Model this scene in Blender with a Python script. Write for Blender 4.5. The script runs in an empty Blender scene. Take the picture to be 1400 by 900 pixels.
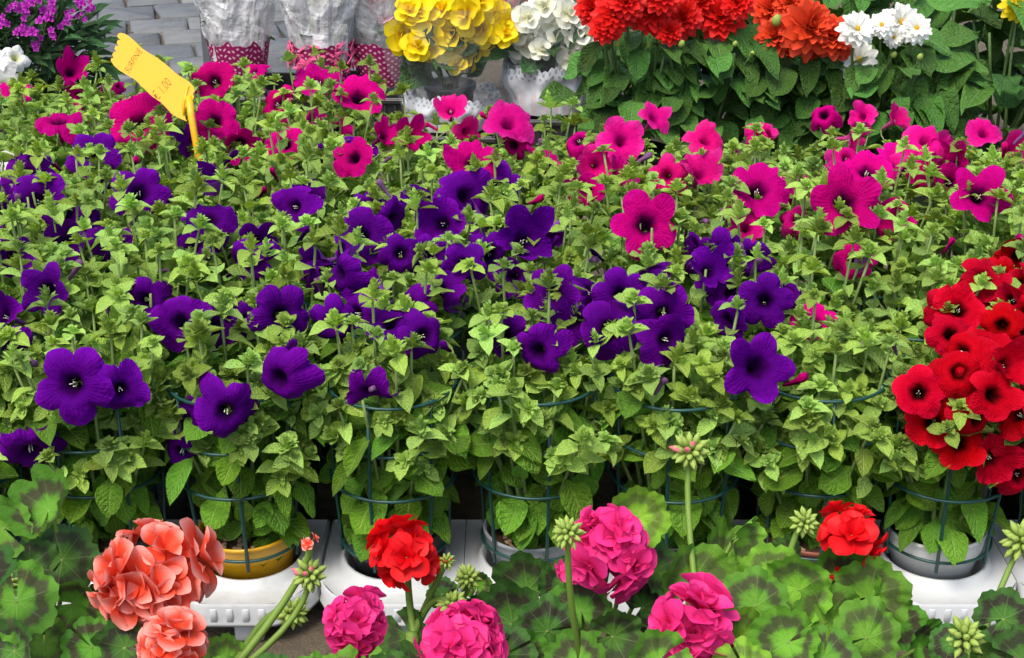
import bpy, math, random
from math import pi, sin, cos, tan, radians as R, atan2, sqrt
from mathutils import Vector as V, Matrix, noise
random.seed(7)
rnd = random.random
def U(a, b): return a + (b - a) * rnd()
S = bpy.context.scene
C = S.collection
# ------------------------------------------------------------------ camera
H, PITCH, FPX = 1.12, R(24), 2030.0
cam = bpy.data.cameras.new('camera'); camo = bpy.data.objects.new('camera', cam); C.objects.link(camo)
cam.sensor_width = 36; cam.lens = FPX / 1400 * 36; cam.clip_start = 0.05; cam.clip_end = 300
camo.location = (0, 0, H); camo.rotation_euler = (pi / 2 - PITCH, 0, 0)
S.camera = camo
# ------------------------------------------------------------------ light
SUN_EL, SUN_AZ = R(62), R(215)
w = bpy.data.worlds.new('World'); S.world = w; w.use_nodes = True
nt = w.node_tree; sky = nt.nodes.new('ShaderNodeTexSky'); sky.sky_type = 'NISHITA'; sky.sun_disc = False
sky.sun_elevation = SUN_EL; sky.sun_rotation = SUN_AZ; sky.air_density = 1.0; sky.dust_density = 3.5; sky.ozone_density = 0.6
nt.links.new(sky.outputs[0], nt.nodes['Background'].inputs[0]); nt.nodes['Background'].inputs[1].default_value = 0.15
sl = bpy.data.lights.new('sun', 'SUN'); sl.energy = 1.5; sl.angle = R(24); sl.color = (1, .95, .87)
so = bpy.data.objects.new('sun', sl); C.objects.link(so)
sd = V((sin(SUN_AZ) * cos(SUN_EL), cos(SUN_AZ) * cos(SUN_EL), sin(SUN_EL)))
so.rotation_euler = sd.to_track_quat('Z', 'Y').to_euler(); so.location = sd * 20
S.render.engine = 'CYCLES'
S.view_settings.view_transform = 'Standard'; S.view_settings.look = 'None'; S.view_settings.gamma = 1
S.view_settings.use_curve_mapping = False
S.view_settings.exposure = 0.88
S.cycles.max_bounces = 5; S.cycles.diffuse_bounces = 2; S.cycles.glossy_bounces = 2; S.cycles.transmission_bounces = 4; S.cycles.transparent_max_bounces = 8
# ------------------------------------------------------------------ pixel -> ray
CF = V((0, cos(PITCH), -sin(PITCH))); CU = V((0, sin(PITCH), cos(PITCH))); CR = V((1, 0, 0)); CO = V((0, 0, H))
def ray(px, py): return CF + CR * ((px - 700) / FPX) - CU * ((py - 450) / FPX)
def at_Y(px, py, Y): d = ray(px, py); return CO + d * (Y / d.y)
def at_z(px, py, z): d = ray(px, py); return CO + d * ((z - H) / d.z)
def depth(p): return (V(p) - CO).dot(CF)
def metres(px, p): return px * depth(p) / FPX
# ------------------------------------------------------------------ object helpers
WM = {}
def mesh(name, vs, fs, mat=None, uv=None, smooth=True, mi=None, mats=None):
    me = bpy.data.meshes.new(name); me.from_pydata([tuple(v) for v in vs], [], fs)
    for m in (mats or [mat]): me.materials.append(m)
    if mi: me.polygons.foreach_set('material_index', mi)
    if smooth: me.polygons.foreach_set('use_smooth', [True] * len(me.polygons))
    if uv:
        l = me.uv_layers.new(name='UVMap'); idx = [0] * len(me.loops); me.loops.foreach_get('vertex_index', idx)
        buf = []
        for i in idx: buf += [uv[i][0], uv[i][1]]
        l.data.foreach_set('uv', buf)
    me.update(); return me
def ob(name, me, parent=None, W=None):
    o = bpy.data.objects.new(name, me); C.objects.link(o)
    W = W if W is not None else (WM[parent.name] if parent else Matrix())
    if parent: o.parent = parent; o.matrix_basis = WM[parent.name].inverted() @ W
    else: o.matrix_basis = W
    WM[o.name] = W; return o
def T(x, y=None, z=None): return Matrix.Translation(x if y is None else (x, y, z))
def thing(name, label, cat, loc, group=None):
    o = ob(name, None, None, T(V(loc))); o.empty_display_size = .05; return tag(o, label, cat, group)
def tag(o, label, cat, group=None, kind=None):
    if label: o['label'] = label
    if cat: o['category'] = cat
    if group: o['group'] = group
    if kind: o['kind'] = kind
    return o
def frame(p, y, z, s=1.0, sx=None):
    y = y.normalized(); x = y.cross(z)
    if x.length < 1e-5: x = y.cross(V((.3, .7, .2)))
    x.normalize(); z = x.cross(y)
    sx = sx or s
    return Matrix(((x.x * sx, y.x * s, z.x * s, p.x), (x.y * sx, y.y * s, z.y * s, p.y), (x.z * sx, y.z * s, z.z * s, p.z), (0, 0, 0, 1)))
def face(p, n, up, s=1.0):            # local Z -> n
    n = n.normalized(); y = up - n * up.dot(n)
    if y.length < 1e-4: y = V((0.1, 1, 0)) - n * n.y
    y.normalize(); x = y.cross(n)
    return Matrix(((x.x * s, y.x * s, n.x * s, p.x), (x.y * s, y.y * s, n.y * s, p.y), (x.z * s, y.z * s, n.z * s, p.z), (0, 0, 0, 1)))
def tube_g(pts, r0, r1, n=6, cap=True):
    vs, fs = [], []
    m = len(pts); a = None
    for i, p in enumerate(pts):
        d = (pts[min(i + 1, m - 1)] - pts[max(i - 1, 0)])
        d = d.normalized() if d.length > 1e-9 else V((0, 0, 1))
        if a is None: a = d.orthogonal().normalized()
        a = (a - d * a.dot(d)).normalized(); b = d.cross(a)
        r = r0 + (r1 - r0) * i / (m - 1)
        for k in range(n):
            t = 2 * pi * k / n; vs.append(p + a * (cos(t) * r) + b * (sin(t) * r))
    for i in range(m - 1):
        for k in range(n): fs.append((i * n + k, i * n + (k + 1) % n, (i + 1) * n + (k + 1) % n, (i + 1) * n + k))
    if cap: fs.append(tuple(range(n))[::-1]); fs.append(tuple(range((m - 1) * n, m * n)))
    return vs, fs
def join(*gs):
    vs, fs = [], []
    for a, b in gs:
        o = len(vs); vs += a; fs += [tuple(i + o for i in f) for f in b]
    return vs, fs
def bez(a, b, c, n=6): return [a * ((1 - t) ** 2) + b * (2 * t * (1 - t)) + c * (t * t) for t in [i / n for i in range(n + 1)]]
def lathe_g(prof, n=40, close=False):
    vs, fs = [], []
    for r, z in prof:
        for k in range(n): t = 2 * pi * k / n; vs.append(V((r * cos(t), r * sin(t), z)))
    for i in range(len(prof) - 1):
        for k in range(n): fs.append((i * n + k, i * n + (k + 1) % n, (i + 1) * n + (k + 1) % n, (i + 1) * n + k))
    if close: fs.append(tuple(range(n))[::-1]); fs.append(tuple(range((len(prof) - 1) * n, len(prof) * n)))
    return vs, fs
def box_g(x0, x1, y0, y1, z0, z1, b=0.0):
    if b <= 0:
        vs = [V((x, y, z)) for z in (z0, z1) for x, y in ((x0, y0), (x1, y0), (x1, y1), (x0, y1))]
        return vs, [(3, 2, 1, 0), (4, 5, 6, 7), (0, 1, 5, 4), (1, 2, 6, 5), (2, 3, 7, 6), (3, 0, 4, 7)]
    vs = []
    for z, e in ((z0, b), (z0 + b, 0), (z1 - b, 0), (z1, b)):
        a0, a1, c0, c1 = x0 + e, x1 - e, y0 + e, y1 - e; q = b * .6 if e == 0 else b * .4
        vs += [V(p) for p in ((a0 + q, c0, z), (a1 - q, c0, z), (a1, c0 + q, z), (a1, c1 - q, z), (a1 - q, c1, z), (a0 + q, c1, z), (a0, c1 - q, z), (a0, c0 + q, z))]
    fs = [tuple(range(8))[::-1], tuple(range(24, 32))]
    for i in range(3):
        for k in range(8): fs.append((i * 8 + k, i * 8 + (k + 1) % 8, i * 8 + 8 + (k + 1) % 8, i * 8 + 8 + k))
    return vs, fs
# ------------------------------------------------------------------ materials
class NB:
    def __init__(s, name):
        s.m = bpy.data.materials.new(name); s.m.use_nodes = True; s.t = s.m.node_tree
        s.b = s.t.nodes['Principled BSDF']; s.out = s.t.nodes['Material Output']
    def n(s, typ, **kw):
        nd = s.t.nodes.new(typ)
        for k, v in kw.items(): setattr(nd, k, v)
        return nd
    def put(s, sock, v):
        if isinstance(v, bpy.types.NodeSocket): s.t.links.new(v, sock)
        elif isinstance(v, (tuple, list)) and len(v) == 3 and sock.type == 'RGBA': sock.default_value = (*v, 1)
        else: sock.default_value = v
    def math(s, op, a, b=0.0, c=0.0, clamp=False):
        nd = s.n('ShaderNodeMath', operation=op, use_clamp=clamp)
        for i, v in enumerate((a, b, c)): s.put(nd.inputs[i], v)
        return nd.outputs[0]
    def mix(s, f, a, b, mode='MIX'):
        nd = s.n('ShaderNodeMix', data_type='RGBA', blend_type=mode)
        s.put(nd.inputs[0], f); s.put(nd.inputs[6], a); s.put(nd.inputs[7], b); return nd.outputs[2]
    def step(s, v, a, b):
        nd = s.n('ShaderNodeMapRange', interpolation_type='SMOOTHSTEP')
        s.put(nd.inputs[0], v); nd.inputs[1].default_value = a; nd.inputs[2].default_value = b; return nd.outputs[0]
    def noise(s, scale, detail=3, rough=.6, coord='Object', dist=0):
        tc = s.n('ShaderNodeTexCoord'); nd = s.n('ShaderNodeTexNoise'); s.t.links.new(tc.outputs[coord], nd.inputs['Vector'])
        nd.inputs['Scale'].default_value = scale; nd.inputs['Detail'].default_value = detail
        nd.inputs['Roughness'].default_value = rough; nd.inputs['Distortion'].default_value = dist; return nd.outputs[0]
    def uv(s):
        tc = s.n('ShaderNodeTexCoord'); sp = s.n('ShaderNodeSeparateXYZ'); s.t.links.new(tc.outputs['UV'], sp.inputs[0]); return sp.outputs[0], sp.outputs[1]
    def rand(s): return s.n('ShaderNodeObjectInfo').outputs['Random']
    def bump(s, h, st, d=.001):
        nd = s.n('ShaderNodeBump'); nd.inputs['Strength'].default_value = st; nd.inputs['Distance'].default_value = d
        s.put(nd.inputs['Height'], h); s.t.links.new(nd.outputs[0], s.b.inputs['Normal']); return nd.outputs[0]
    def fin(s, col, rough=.6, spec=.4, trans=0, tcol=None, nrm=None):
        s.put(s.b.inputs['Base Color'], col); s.put(s.b.inputs['Roughness'], rough); s.b.inputs['Specular IOR Level'].default_value = spec
        if trans:
            tr = s.n('ShaderNodeBsdfTranslucent'); s.put(tr.inputs[0], tcol if tcol is not None else col)
            if nrm is not None: s.t.links.new(nrm, tr.inputs['Normal'])
            mx = s.n('ShaderNodeMixShader'); mx.inputs[0].default_value = trans
            s.t.links.new(s.b.outputs[0], mx.inputs[1]); s.t.links.new(tr.outputs[0], mx.inputs[2]); s.t.links.new(mx.outputs[0], s.out.inputs[0])
        return s.m
def hsv(b, col, h=None, sat=None, val=None):
    nd = b.n('ShaderNodeHueSaturation')
    if h is not None: b.put(nd.inputs['Hue'], h)
    if sat is not None: b.put(nd.inputs['Saturation'], sat)
    if val is not None: b.put(nd.inputs['Value'], val)
    b.put(nd.inputs['Color'], col); return nd.outputs[0]
def leaf_mat(name, col, col2, vein, rough=.5, trans=.28, nv=9.0, sheen=.0, spread=.9):
    b = NB(name); u, v = b.uv(); r = b.rand()
    d = b.math('ABSOLUTE', b.math('SUBTRACT', u, .5))
    mid = b.math('SUBTRACT', 1.0, b.step(d, .012, .06))
    ph = b.math('FRACT', b.math('MULTIPLY', b.math('SUBTRACT', v, b.math('MULTIPLY', d, .55)), nv))
    side = b.math('SUBTRACT', 1.0, b.step(b.math('ABSOLUTE', b.math('SUBTRACT', ph, .5)), .05, .22))
    side = b.math('MULTIPLY', side, b.step(d, .46, .1))
    vn = b.math('MAXIMUM', mid, b.math('MULTIPLY', side, .55))
    n1 = b.noise(9, 3); base = b.mix(b.step(b.math('ADD', b.math('MULTIPLY', n1, .5), b.math('MULTIPLY', r, spread)), .2, 1.1), col, col2)
    base = b.mix(b.math('MULTIPLY', vn, .45), base, vein)
    base = hsv(b, base, h=b.math('ADD', .485, b.math('MULTIPLY', r, .045)), val=b.math('ADD', .62, b.math('MULTIPLY', b.math('FRACT', b.math('MULTIPLY', r, 7.3)), .7)))
    nm = b.bump(b.math('ADD', b.math('MULTIPLY', vn, -1.0), b.math('MULTIPLY', n1, .8)), .5, .05)
    if sheen: b.b.inputs['Sheen Weight'].default_value = sheen; b.b.inputs['Sheen Roughness'].default_value = .4
    return b.fin(base, rough, .22, trans, hsv(b, base, h=.48, sat=1.1, val=1.25), nm)
M_LEAF = leaf_mat('petunia_leaf', (.09, .225, .012), (.19, .36, .032), (.28, .42, .09), .5, .3, 8, .03)
M_TIP = leaf_mat('petunia_young_leaf', (.26, .44, .05), (.41, .57, .115), (.5, .62, .2), .55, .3, 6, .05)
M_DAHL = leaf_mat('dahlia_leaf', (.038, .105, .014), (.09, .19, .03), (.12, .2, .07), .38, .15, 9)
M_BUSH = leaf_mat('bush_leaf', (.035, .10, .03), (.07, .16, .05), (.1, .2, .07), .5, .2, 5)
M_BEGL = leaf_mat('begonia_leaf', (.03, .09, .025), (.06, .13, .04), (.12, .2, .08), .35, .15, 6)
def stem_mat(name, a, c, sc=60):
    b = NB(name); return b.fin(b.mix(b.noise(sc), a, c), .5, .3, .12)
M_STEM = stem_mat('petunia_stem', (.16, .26, .06), (.26, .34, .12))
M_GSTEM = stem_mat('geranium_stem', (.13, .25, .03), (.22, .33, .06))
M_DSTEM = stem_mat('dahlia_stem', (.07, .14, .04), (.12, .2, .06))
def petal_mat(name, main, edge, throat, back, tr=.3, th=(.14, .42), rough=.7, veins=.10, jit=.35, hj=.010):
    b = NB(name); u, v = b.uv(); r = b.rand()
    rho = b.math('SQRT', b.math('ADD', b.math('MULTIPLY', u, u), b.math('MULTIPLY', v, v)))
    ang = b.math('ARCTAN2', v, u)
    wv = b.math('ABSOLUTE', b.math('SINE', b.math('MULTIPLY', ang, 2.5)))
    fine = b.math('ABSOLUTE', b.math('SINE', b.math('MULTIPLY', ang, 22.5)))
    nz = b.noise(5, 3)
    c = b.mix(b.step(b.math('ADD', rho, b.math('MULTIPLY', b.math('SUBTRACT', nz, .5), .3)), .55, 1.05), main, edge)
    vein = b.math('MULTIPLY', b.math('ADD', b.math('MULTIPLY', b.step(wv, .92, 1.0), .7), b.math('MULTIPLY', b.step(fine, .8, 1), .35)), veins)
    c = b.mix(vein, c, throat)
    c = b.mix(b.math('SUBTRACT', 1.0, b.step(b.math('ADD', rho, b.math('MULTIPLY', wv, .06)), *th)), c, throat)
    c = hsv(b, c, val=b.math('ADD', 1 - jit / 2, b.math('MULTIPLY', r, jit)), h=b.math('ADD', .5 - hj, b.math('MULTIPLY', b.math('FRACT', b.math('MULTIPLY', r, 5.7)), hj * 1.6)))
    g = b.n('ShaderNodeNewGeometry'); c2 = b.mix(b.math('MULTIPLY', g.outputs['Backfacing'], .75), c, back)
    nm = b.bump(b.math('ADD', b.math('MULTIPLY', fine, -.12), nz), .3, .04)
    return b.fin(c2, rough, .04, tr, c, nm)
PET = {
 'P': petal_mat('petal_purple', (.078, .0, .165), (.155, .002, .30), (.022, .0, .045), (.32, .09, .46), .3),
 'M': petal_mat('petal_magenta', (.50, .0, .15), (.58, .001, .21), (.05, .0, .03), (.36, .01, .17), .3, (.12, .42)),
 'K': petal_mat('petal_pink', (.66, .004, .18), (.74, .03, .27), (.36, .0, .10), (.60, .08, .28), .3, (.08, .35)),
 'R': petal_mat('petal_red', (.42, .0, .008), (.56, .003, .02), (.025, .0, .0), (.34, .004, .025), .25, (.14, .45), hj=.0035),
 'W': petal_mat('petal_white', (.78, .8, .74), (.8, .82, .78), (.6, .65, .3), (.7, .75, .6), .3),
}
def grad_mat(name, inner, outer, a=.2, c=.9, tr=.3, jit=.2, rough=.55):     # v of the UV runs along the petal
    b = NB(name); u, v = b.uv(); r = b.rand(); nz = b.noise(40, 2)
    col = b.mix(b.step(b.math('ADD', v, b.math('MULTIPLY', b.math('SUBTRACT', nz, .5), .25)), a, c), inner, outer)
    st = b.math('ABSOLUTE', b.math('SINE', b.math('MULTIPLY', u, 34.0)))
    col = b.mix(b.math('MULTIPLY', b.step(st, .75, 1), .06), col, inner)
    col = hsv(b, col, val=b.math('ADD', 1 - jit / 2, b.math('MULTIPLY', r, jit)))
    nm = b.bump(b.math('ADD', st, nz), .07, .002)
    return b.fin(col, rough, .25, tr, None, nm)
GER = {'salmon': grad_mat('geranium_salmon', (.80, .075, .03), (.90, .40, .33), .55, 1.05), 'red': grad_mat('geranium_red', (.62, .0, .004), (.74, .004, .008)),
       'pink': grad_mat('geranium_pink', (.76, .02, .15), (.80, .035, .24), .1, .7)}
M_DRED = grad_mat('dahlia_red', (.75, .05, .015), (.72, .015, .012), .1, .6)
M_DORA = grad_mat('dahlia_orange', (.72, .10, .02), (.74, .07, .022), .1, .6)
M_DWHI = grad_mat('dahlia_white', (.75, .72, .4), (.82, .82, .76), .1, .4)
M_BYEL = grad_mat('begonia_yellow', (.86, .52, .006), (.90, .70, .012), .0, .6)
M_BWHI = grad_mat('begonia_cream', (.84, .82, .48), (.90, .90, .76), .1, .7)
M_LILA = grad_mat('lilac_bloom', (.42, .01, .36), (.50, .04, .45), .1, .7)
M_PKBL = grad_mat('pink_bloom', (.8, .2, .25), (.85, .4, .42), .1, .7)
def plain(name, col, col2=None, rough=.5, spec=.4, sc=30, bump=0, metal=0, dirt=None):
    b = NB(name); n1 = b.noise(sc, 4); c = b.mix(n1, col, col2 or tuple(x * .82 for x in col))
    if dirt: c = b.mix(b.math('MULTIPLY', b.step(b.noise(sc * .4, 5, .7), .5, .72), .6), c, dirt)
    b.b.inputs['Metallic'].default_value = metal
    if bump: b.bump(n1, bump, .002)
    return b.fin(c, rough, spec)
M_WPLAS = plain('white_plastic', (.56, .58, .585), (.50, .52, .52), .38, .5, 14, .05, 0, (.36, .35, .32))
M_WPOT = plain('white_pot_plastic', (.70, .71, .69), (.6, .6, .58), .4, .5, 20, .05, 0, (.45, .42, .36))
M_GPOT = plain('grey_pot_plastic', (.30, .32, .34), (.24, .26, .28), .4, .5, 20, .05, 0, (.2, .18, .15))
M_YPOT = plain('yellow_pot_plastic', (.75, .40, .01), (.68, .33, .01), .38, .5, 20, .05, 0, (.4, .22, .03))
M_TPOT = plain('terracotta_pot_plastic', (.25, .07, .045), (.2, .05, .035), .5, .4, 20, .05)
M_BPOT = plain('black_pot_plastic', (.02, .021, .023), (.03, .03, .032), .45, .5, 20, .05, 0, (.06, .055, .05))
M_CAGE = plain('green_wire_coating', (.005, .045, .038), (.01, .07, .06), .4, .5, 40)
M_SOIL = plain('potting_soil', (.035, .02, .012), (.09, .055, .03), .9, .2, 140, 1.0)
M_CHIP = plain('bark_chip', (.22, .13, .07), (.4, .29, .18), .8, .2, 60, .6)
M_TAG = plain('yellow_tag_plastic', (.82, .42, .004), (.78, .38, .003), .35, .5, 20, .03)
M_INK = plain('marker_ink', (.26, .12, .01), (.16, .07, .01), .7, .2)
M_STEEL = plain('galvanised_steel', (.26, .28, .30), (.16, .17, .19), .45, .5, 60, .1, .6)
M_BLACK = plain('black_plastic', (.018, .019, .021), (.035, .036, .038), .4, .5, 25, .1, 0, (.07, .065, .06))
M_STAM = plain('stamen_pale', (.75, .75, .6), None, .6, .3)
M_YCEN = plain('dahlia_yellow_centre', (.75, .42, .02), (.6, .3, .01), .7, .3, 300, 1)
M_BUDG = plain('bud_green', (.20, .32, .05), (.34, .42, .09), .6, .3, 90, .1)
M_WILT = plain('wilted_petal', (.10, .03, .13), (.22, .10, .2), .8, .2, 90, .3)
def sett_mat():
    b = NB('grey_stone_sett'); r = b.rand(); n1 = b.noise(14, 5, .65); n2 = b.noise(90, 4, .7)
    c = b.mix(r, (.105, .115, .12), (.17, .175, .17)); c = b.mix(b.math('MULTIPLY', b.step(n1, .4, .75), .55), c, (.08, .08, .078))
    c = b.mix(b.math('MULTIPLY', b.step(n2, .55, .8), .35), c, (.22, .21, .19)); b.bump(b.math('ADD', n1, b.math('MULTIPLY', n2, .4)), .6, .01)
    return b.fin(c, .75, .35)
def ground_mat():
    b = NB('sandy_joint_ground'); n1 = b.noise(3, 5, .7); n2 = b.noise(160, 4, .7); n3 = b.noise(40, 4)
    c = b.mix(n2, (.07, .055, .04), (.26, .20, .13)); c = b.mix(b.step(n3, .45, .7), c, (.10, .085, .065)); c = b.mix(b.math('MULTIPLY', n1, .4), c, (.12, .11, .09))
    b.bump(n2, 1.0, .01); return b.fin(c, .9, .2)
M_SETT = sett_mat(); M_GRND = ground_mat()
def ger_leaf_mat(name, base, centre, zone, amt):
    b = NB(name); u, v = b.uv(); r = b.rand(); rho = b.math('SQRT', b.math('ADD', b.math('MULTIPLY', u, u), b.math('MULTIPLY', v, v))); ang = b.math('ARCTAN2', v, u)
    nz = b.noise(4, 4, .65); rr = b.math('ADD', rho, b.math('MULTIPLY', b.math('SUBTRACT', nz, .5), .38))
    rr = b.math('ADD', rr, b.math('MULTIPLY', b.math('ABSOLUTE', b.math('SINE', b.math('MULTIPLY', ang, 3.5))), .08))
    vd = b.math('MULTIPLY', b.math('ABSOLUTE', b.math('SINE', b.math('MULTIPLY', b.math('SUBTRACT', ang, pi / 2), 3.5))), rho)
    vein = b.math('MULTIPLY', b.math('SUBTRACT', 1.0, b.step(vd, .01, .07)), b.math('SUBTRACT', 1.0, b.step(rho, .5, .95)))
    fine = b.step(b.noise(26, 2, .5), .45, .6)
    c = b.mix(b.step(rr, .25, .5), centre, base)
    z = b.math('MULTIPLY', b.step(rr, .40, .56), b.math('SUBTRACT', 1.0, b.step(rr, .70, .86)))
    c = b.mix(b.math('MULTIPLY', z, b.math('ADD', amt * .7, b.math('MULTIPLY', r, amt * .5))), c, zone)
    c = b.mix(b.math('MULTIPLY', vein, .22), c, (.30, .42, .14)); c = b.mix(b.math('MULTIPLY', fine, .04), c, (.16, .28, .08))
    c = hsv(b, c, h=b.math('ADD', .488, b.math('MULTIPLY', r, .022)), val=b.math('ADD', .82, b.math('MULTIPLY', b.math('FRACT', b.math('MULTIPLY', r, 9.1)), .36)))
    nm = b.bump(b.math('ADD', b.math('MULTIPLY', vein, -1.2), b.math('ADD', nz, b.math('MULTIPLY', fine, .3))), .25, .03)
    return b.fin(c, .6, .14, .18, None, nm)
M_GLEAF = ger_leaf_mat('geranium_leaf', (.095, .25, .025), (.13, .33, .03), (.06, .055, .03), .95)
M_GLITE = ger_leaf_mat('geranium_pale_leaf', (.16, .36, .03), (.20, .43, .035), (.075, .085, .035), .8)
M_GDARK = ger_leaf_mat('geranium_dark_leaf', (.05, .135, .025), (.06, .165, .022), (.035, .033, .022), 1.0)
def film(name, tint, op, rough=.15, white=.5):
    b = NB(name); tr = b.n('ShaderNodeBsdfTransparent'); tr.inputs[0].default_value = (*tint, 1)
    n1 = b.noise(9, 4, .6, dist=1.2); b.bump(n1, .8, .02); b.b.inputs['Base Color'].default_value = (white, white, white, 1)
    b.b.inputs['Roughness'].default_value = rough; b.b.inputs['Specular IOR Level'].default_value = .8
    mx = b.n('ShaderNodeMixShader'); b.put(mx.inputs[0], b.math('ADD', op * .7, b.math('MULTIPLY', b.step(n1, .45, .6), op * .6)))
    b.t.links.new(tr.outputs[0], mx.inputs[1]); b.t.links.new(b.b.outputs[0], mx.inputs[2]); b.t.links.new(mx.outputs[0], b.out.inputs[0]); return b.m
M_FILM = film('clear_film', (.99, .995, .99), .075, .06, .9); M_FOIL = film('silvery_film', (.95, .95, .95), .8, .16, .75); M_FOIL2 = film('grey_film', (.85, .87, .9), .6, .16, .45)
def sleeve():
    b = NB('white_paper_sleeve'); u, v = b.uv(); st = b.step(b.math('ABSOLUTE', b.math('SINE', b.math('MULTIPLY', u, 70.0))), .6, .8); c = b.mix(b.noise(12, 4), (.70, .73, .75), (.60, .61, .64))
    c = b.mix(b.math('MULTIPLY', b.math('MULTIPLY', st, .35), b.math('SUBTRACT', 1.0, b.step(v, .45, .6))), c, (.62, .36, .38)); lace = b.math('MULTIPLY', b.step(b.math('SINE', b.math('MULTIPLY', u, 301.6)), .2, .5), b.step(b.math('ABSOLUTE', b.math('SUBTRACT', v, .93)), .04, .02))
    lace2 = b.math('MULTIPLY', b.step(b.math('SINE', b.math('MULTIPLY', u, 301.6)), -.2, -.5), b.step(b.math('ABSOLUTE', b.math('SUBTRACT', v, .84)), .04, .02)); c = b.mix(b.math('MULTIPLY', b.math('MAXIMUM', lace, lace2), .75), c, (.2, .24, .25)); b.bump(b.noise(14, 4), .4, .01)
    return b.fin(c, .35, .5)
M_SLEEVE = sleeve()
def dots():
    b = NB('polka_dot_cover'); u, v = b.uv(); a = b.math('ADD', b.math('MULTIPLY', u, 22), b.math('MULTIPLY', v, 7)); c = b.math('SUBTRACT', b.math('MULTIPLY', u, 22), b.math('MULTIPLY', v, 7))
    fa = b.math('SUBTRACT', b.math('FRACT', a), .5); fc = b.math('SUBTRACT', b.math('FRACT', c), .5)
    d = b.math('SQRT', b.math('ADD', b.math('MULTIPLY', fa, fa), b.math('MULTIPLY', fc, fc)))
    return b.fin(b.mix(b.step(d, .2, .27), (.7, .45, .52), (.28, .008, .09)), .6, .3)
M_DOTS = dots(); M_PINKP = plain('pink_shred_paper', (.75, .05, .2), (.85, .18, .35), .6, .3, 60, .6)
# ------------------------------------------------------------------ meshes for leaves and flowers
def leaf_g(wd, fold, curl, twist=0, nx=4, ny=7, wave=0, pet=.12, blunt=.75):
    vs, fs, uv = [], [], []
    for j in range(ny + 1):
        t = j / ny
        s = max(0.0, (t - pet) / (1 - pet))
        hw = max(wd * (sin(pi * s ** blunt) ** .62 if 0 < s < 1 else 0) * .5, .018 * (1 - t) + .002)
        for i in range(nx + 1):
            x = (i / nx * 2 - 1); px = x * hw; tw = twist * t
            z = fold * abs(px) * 1.2 - curl * t * t + wave * sin(t * 9 + x * 2) * abs(x) * .06
            vs.append(V((px * cos(tw), t, z + px * sin(tw)))); uv.append((i / nx, t))
    for j in range(ny):
        for i in range(nx): a = j * (nx + 1) + i; fs.append((a, a + 1, a + nx + 2, a + nx + 1))
    return vs, fs, uv
def leaf_set(name, mat, specs, **kw):
    out = []
    for s in specs:
        v, f, uv = leaf_g(*s, **kw); out.append(mesh(name, v, f, mat, uv))
    return out
L_PET = leaf_set('petunia_leaf', M_LEAF, [(.72, .25, .15, .2, 4, 7, .6), (.64, .45, .3, -.2, 4, 7, .8), (.80, .15, .4, .1, 4, 7, 1.0), (.68, .55, .05, .4, 4, 7, .5), (.58, .3, .55, -.4, 4, 7, .7), (.75, -.1, .3, .3, 4, 7, 1.2)])
L_YNG = leaf_set('petunia_upper_leaf', M_TIP, [(.60, .35, .2, .2, 4, 6, .6), (.54, .5, .35, -.2, 4, 6, .8), (.64, .25, .1, .3, 4, 6, .8)])
L_DAH = leaf_set('dahlia_leaf', M_DAHL, [(.66, .25, .3, .1, 6, 9, 1.2), (.58, .4, .5, -.2, 6, 9, 1.5), (.72, .15, .2, .2, 6, 9, 1.0)])
L_BEG = leaf_set('begonia_leaf', M_BEGL, [(.85, .25, .2, .1, 6, 7, 1.2), (.8, .4, .4, -.2, 6, 7, 1.4)])
L_BUS = leaf_set('bush_leaf', M_BUSH, [(.32, .3, .2, .1, 2, 4), (.28, .4, .4, -.2, 2, 4)])
def tip_mesh(seed):
    rs = random.Random(seed); vs, fs, uv = [], [], []
    kind = seed % 3; n = (26, 20, 22)[kind]; ph = rs.random() * 6; hgt = (.75, .45, 1.1)[kind]
    for i in range(n):
        q = i / (n - 1)
        if i < 3: el, L, wd = R(rs.uniform(-10, 30)), rs.uniform(1.0, 1.45), .72
        else: el, L, wd = R((25, 8, 35)[kind] + (60, 72, 50)[kind] * q + rs.uniform(-14, 14)), (.78 - .46 * q) * rs.uniform(.75, 1.15), rs.uniform(.6, .85)
        az = ph + i * 2.4 + rs.uniform(-.3, .3); v, f, u = leaf_g(wd, .45, rs.uniform(-.15, .45), rs.uniform(-.4, .4), 2, 4, .6, .05, .72)
        rad = V((cos(az), sin(az), 0)); d = rad * cos(el) + V((0, 0, sin(el)))
        m = frame(rad * rs.uniform(.02, .16) + V((0, 0, hgt * q)), d, V((0, 0, 1)) * cos(el) - rad * sin(el), L); o = len(vs)
        vs += [m @ p for p in v]; fs += [tuple(k + o for k in x) for x in f]; uv += u
    a, b = tube_g([V((0, 0, -.35)), V((0, 0, .3)), V((0, 0, .6))], .06, .03, 5); o = len(vs); vs += a; fs += [tuple(k + o for k in x) for x in b]; uv += [(.3, .3)] * len(a)
    return mesh('shoot_tip', vs, fs, M_TIP, uv)
TIPS = [tip_mesh(s) for s in range(12)]
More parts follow.
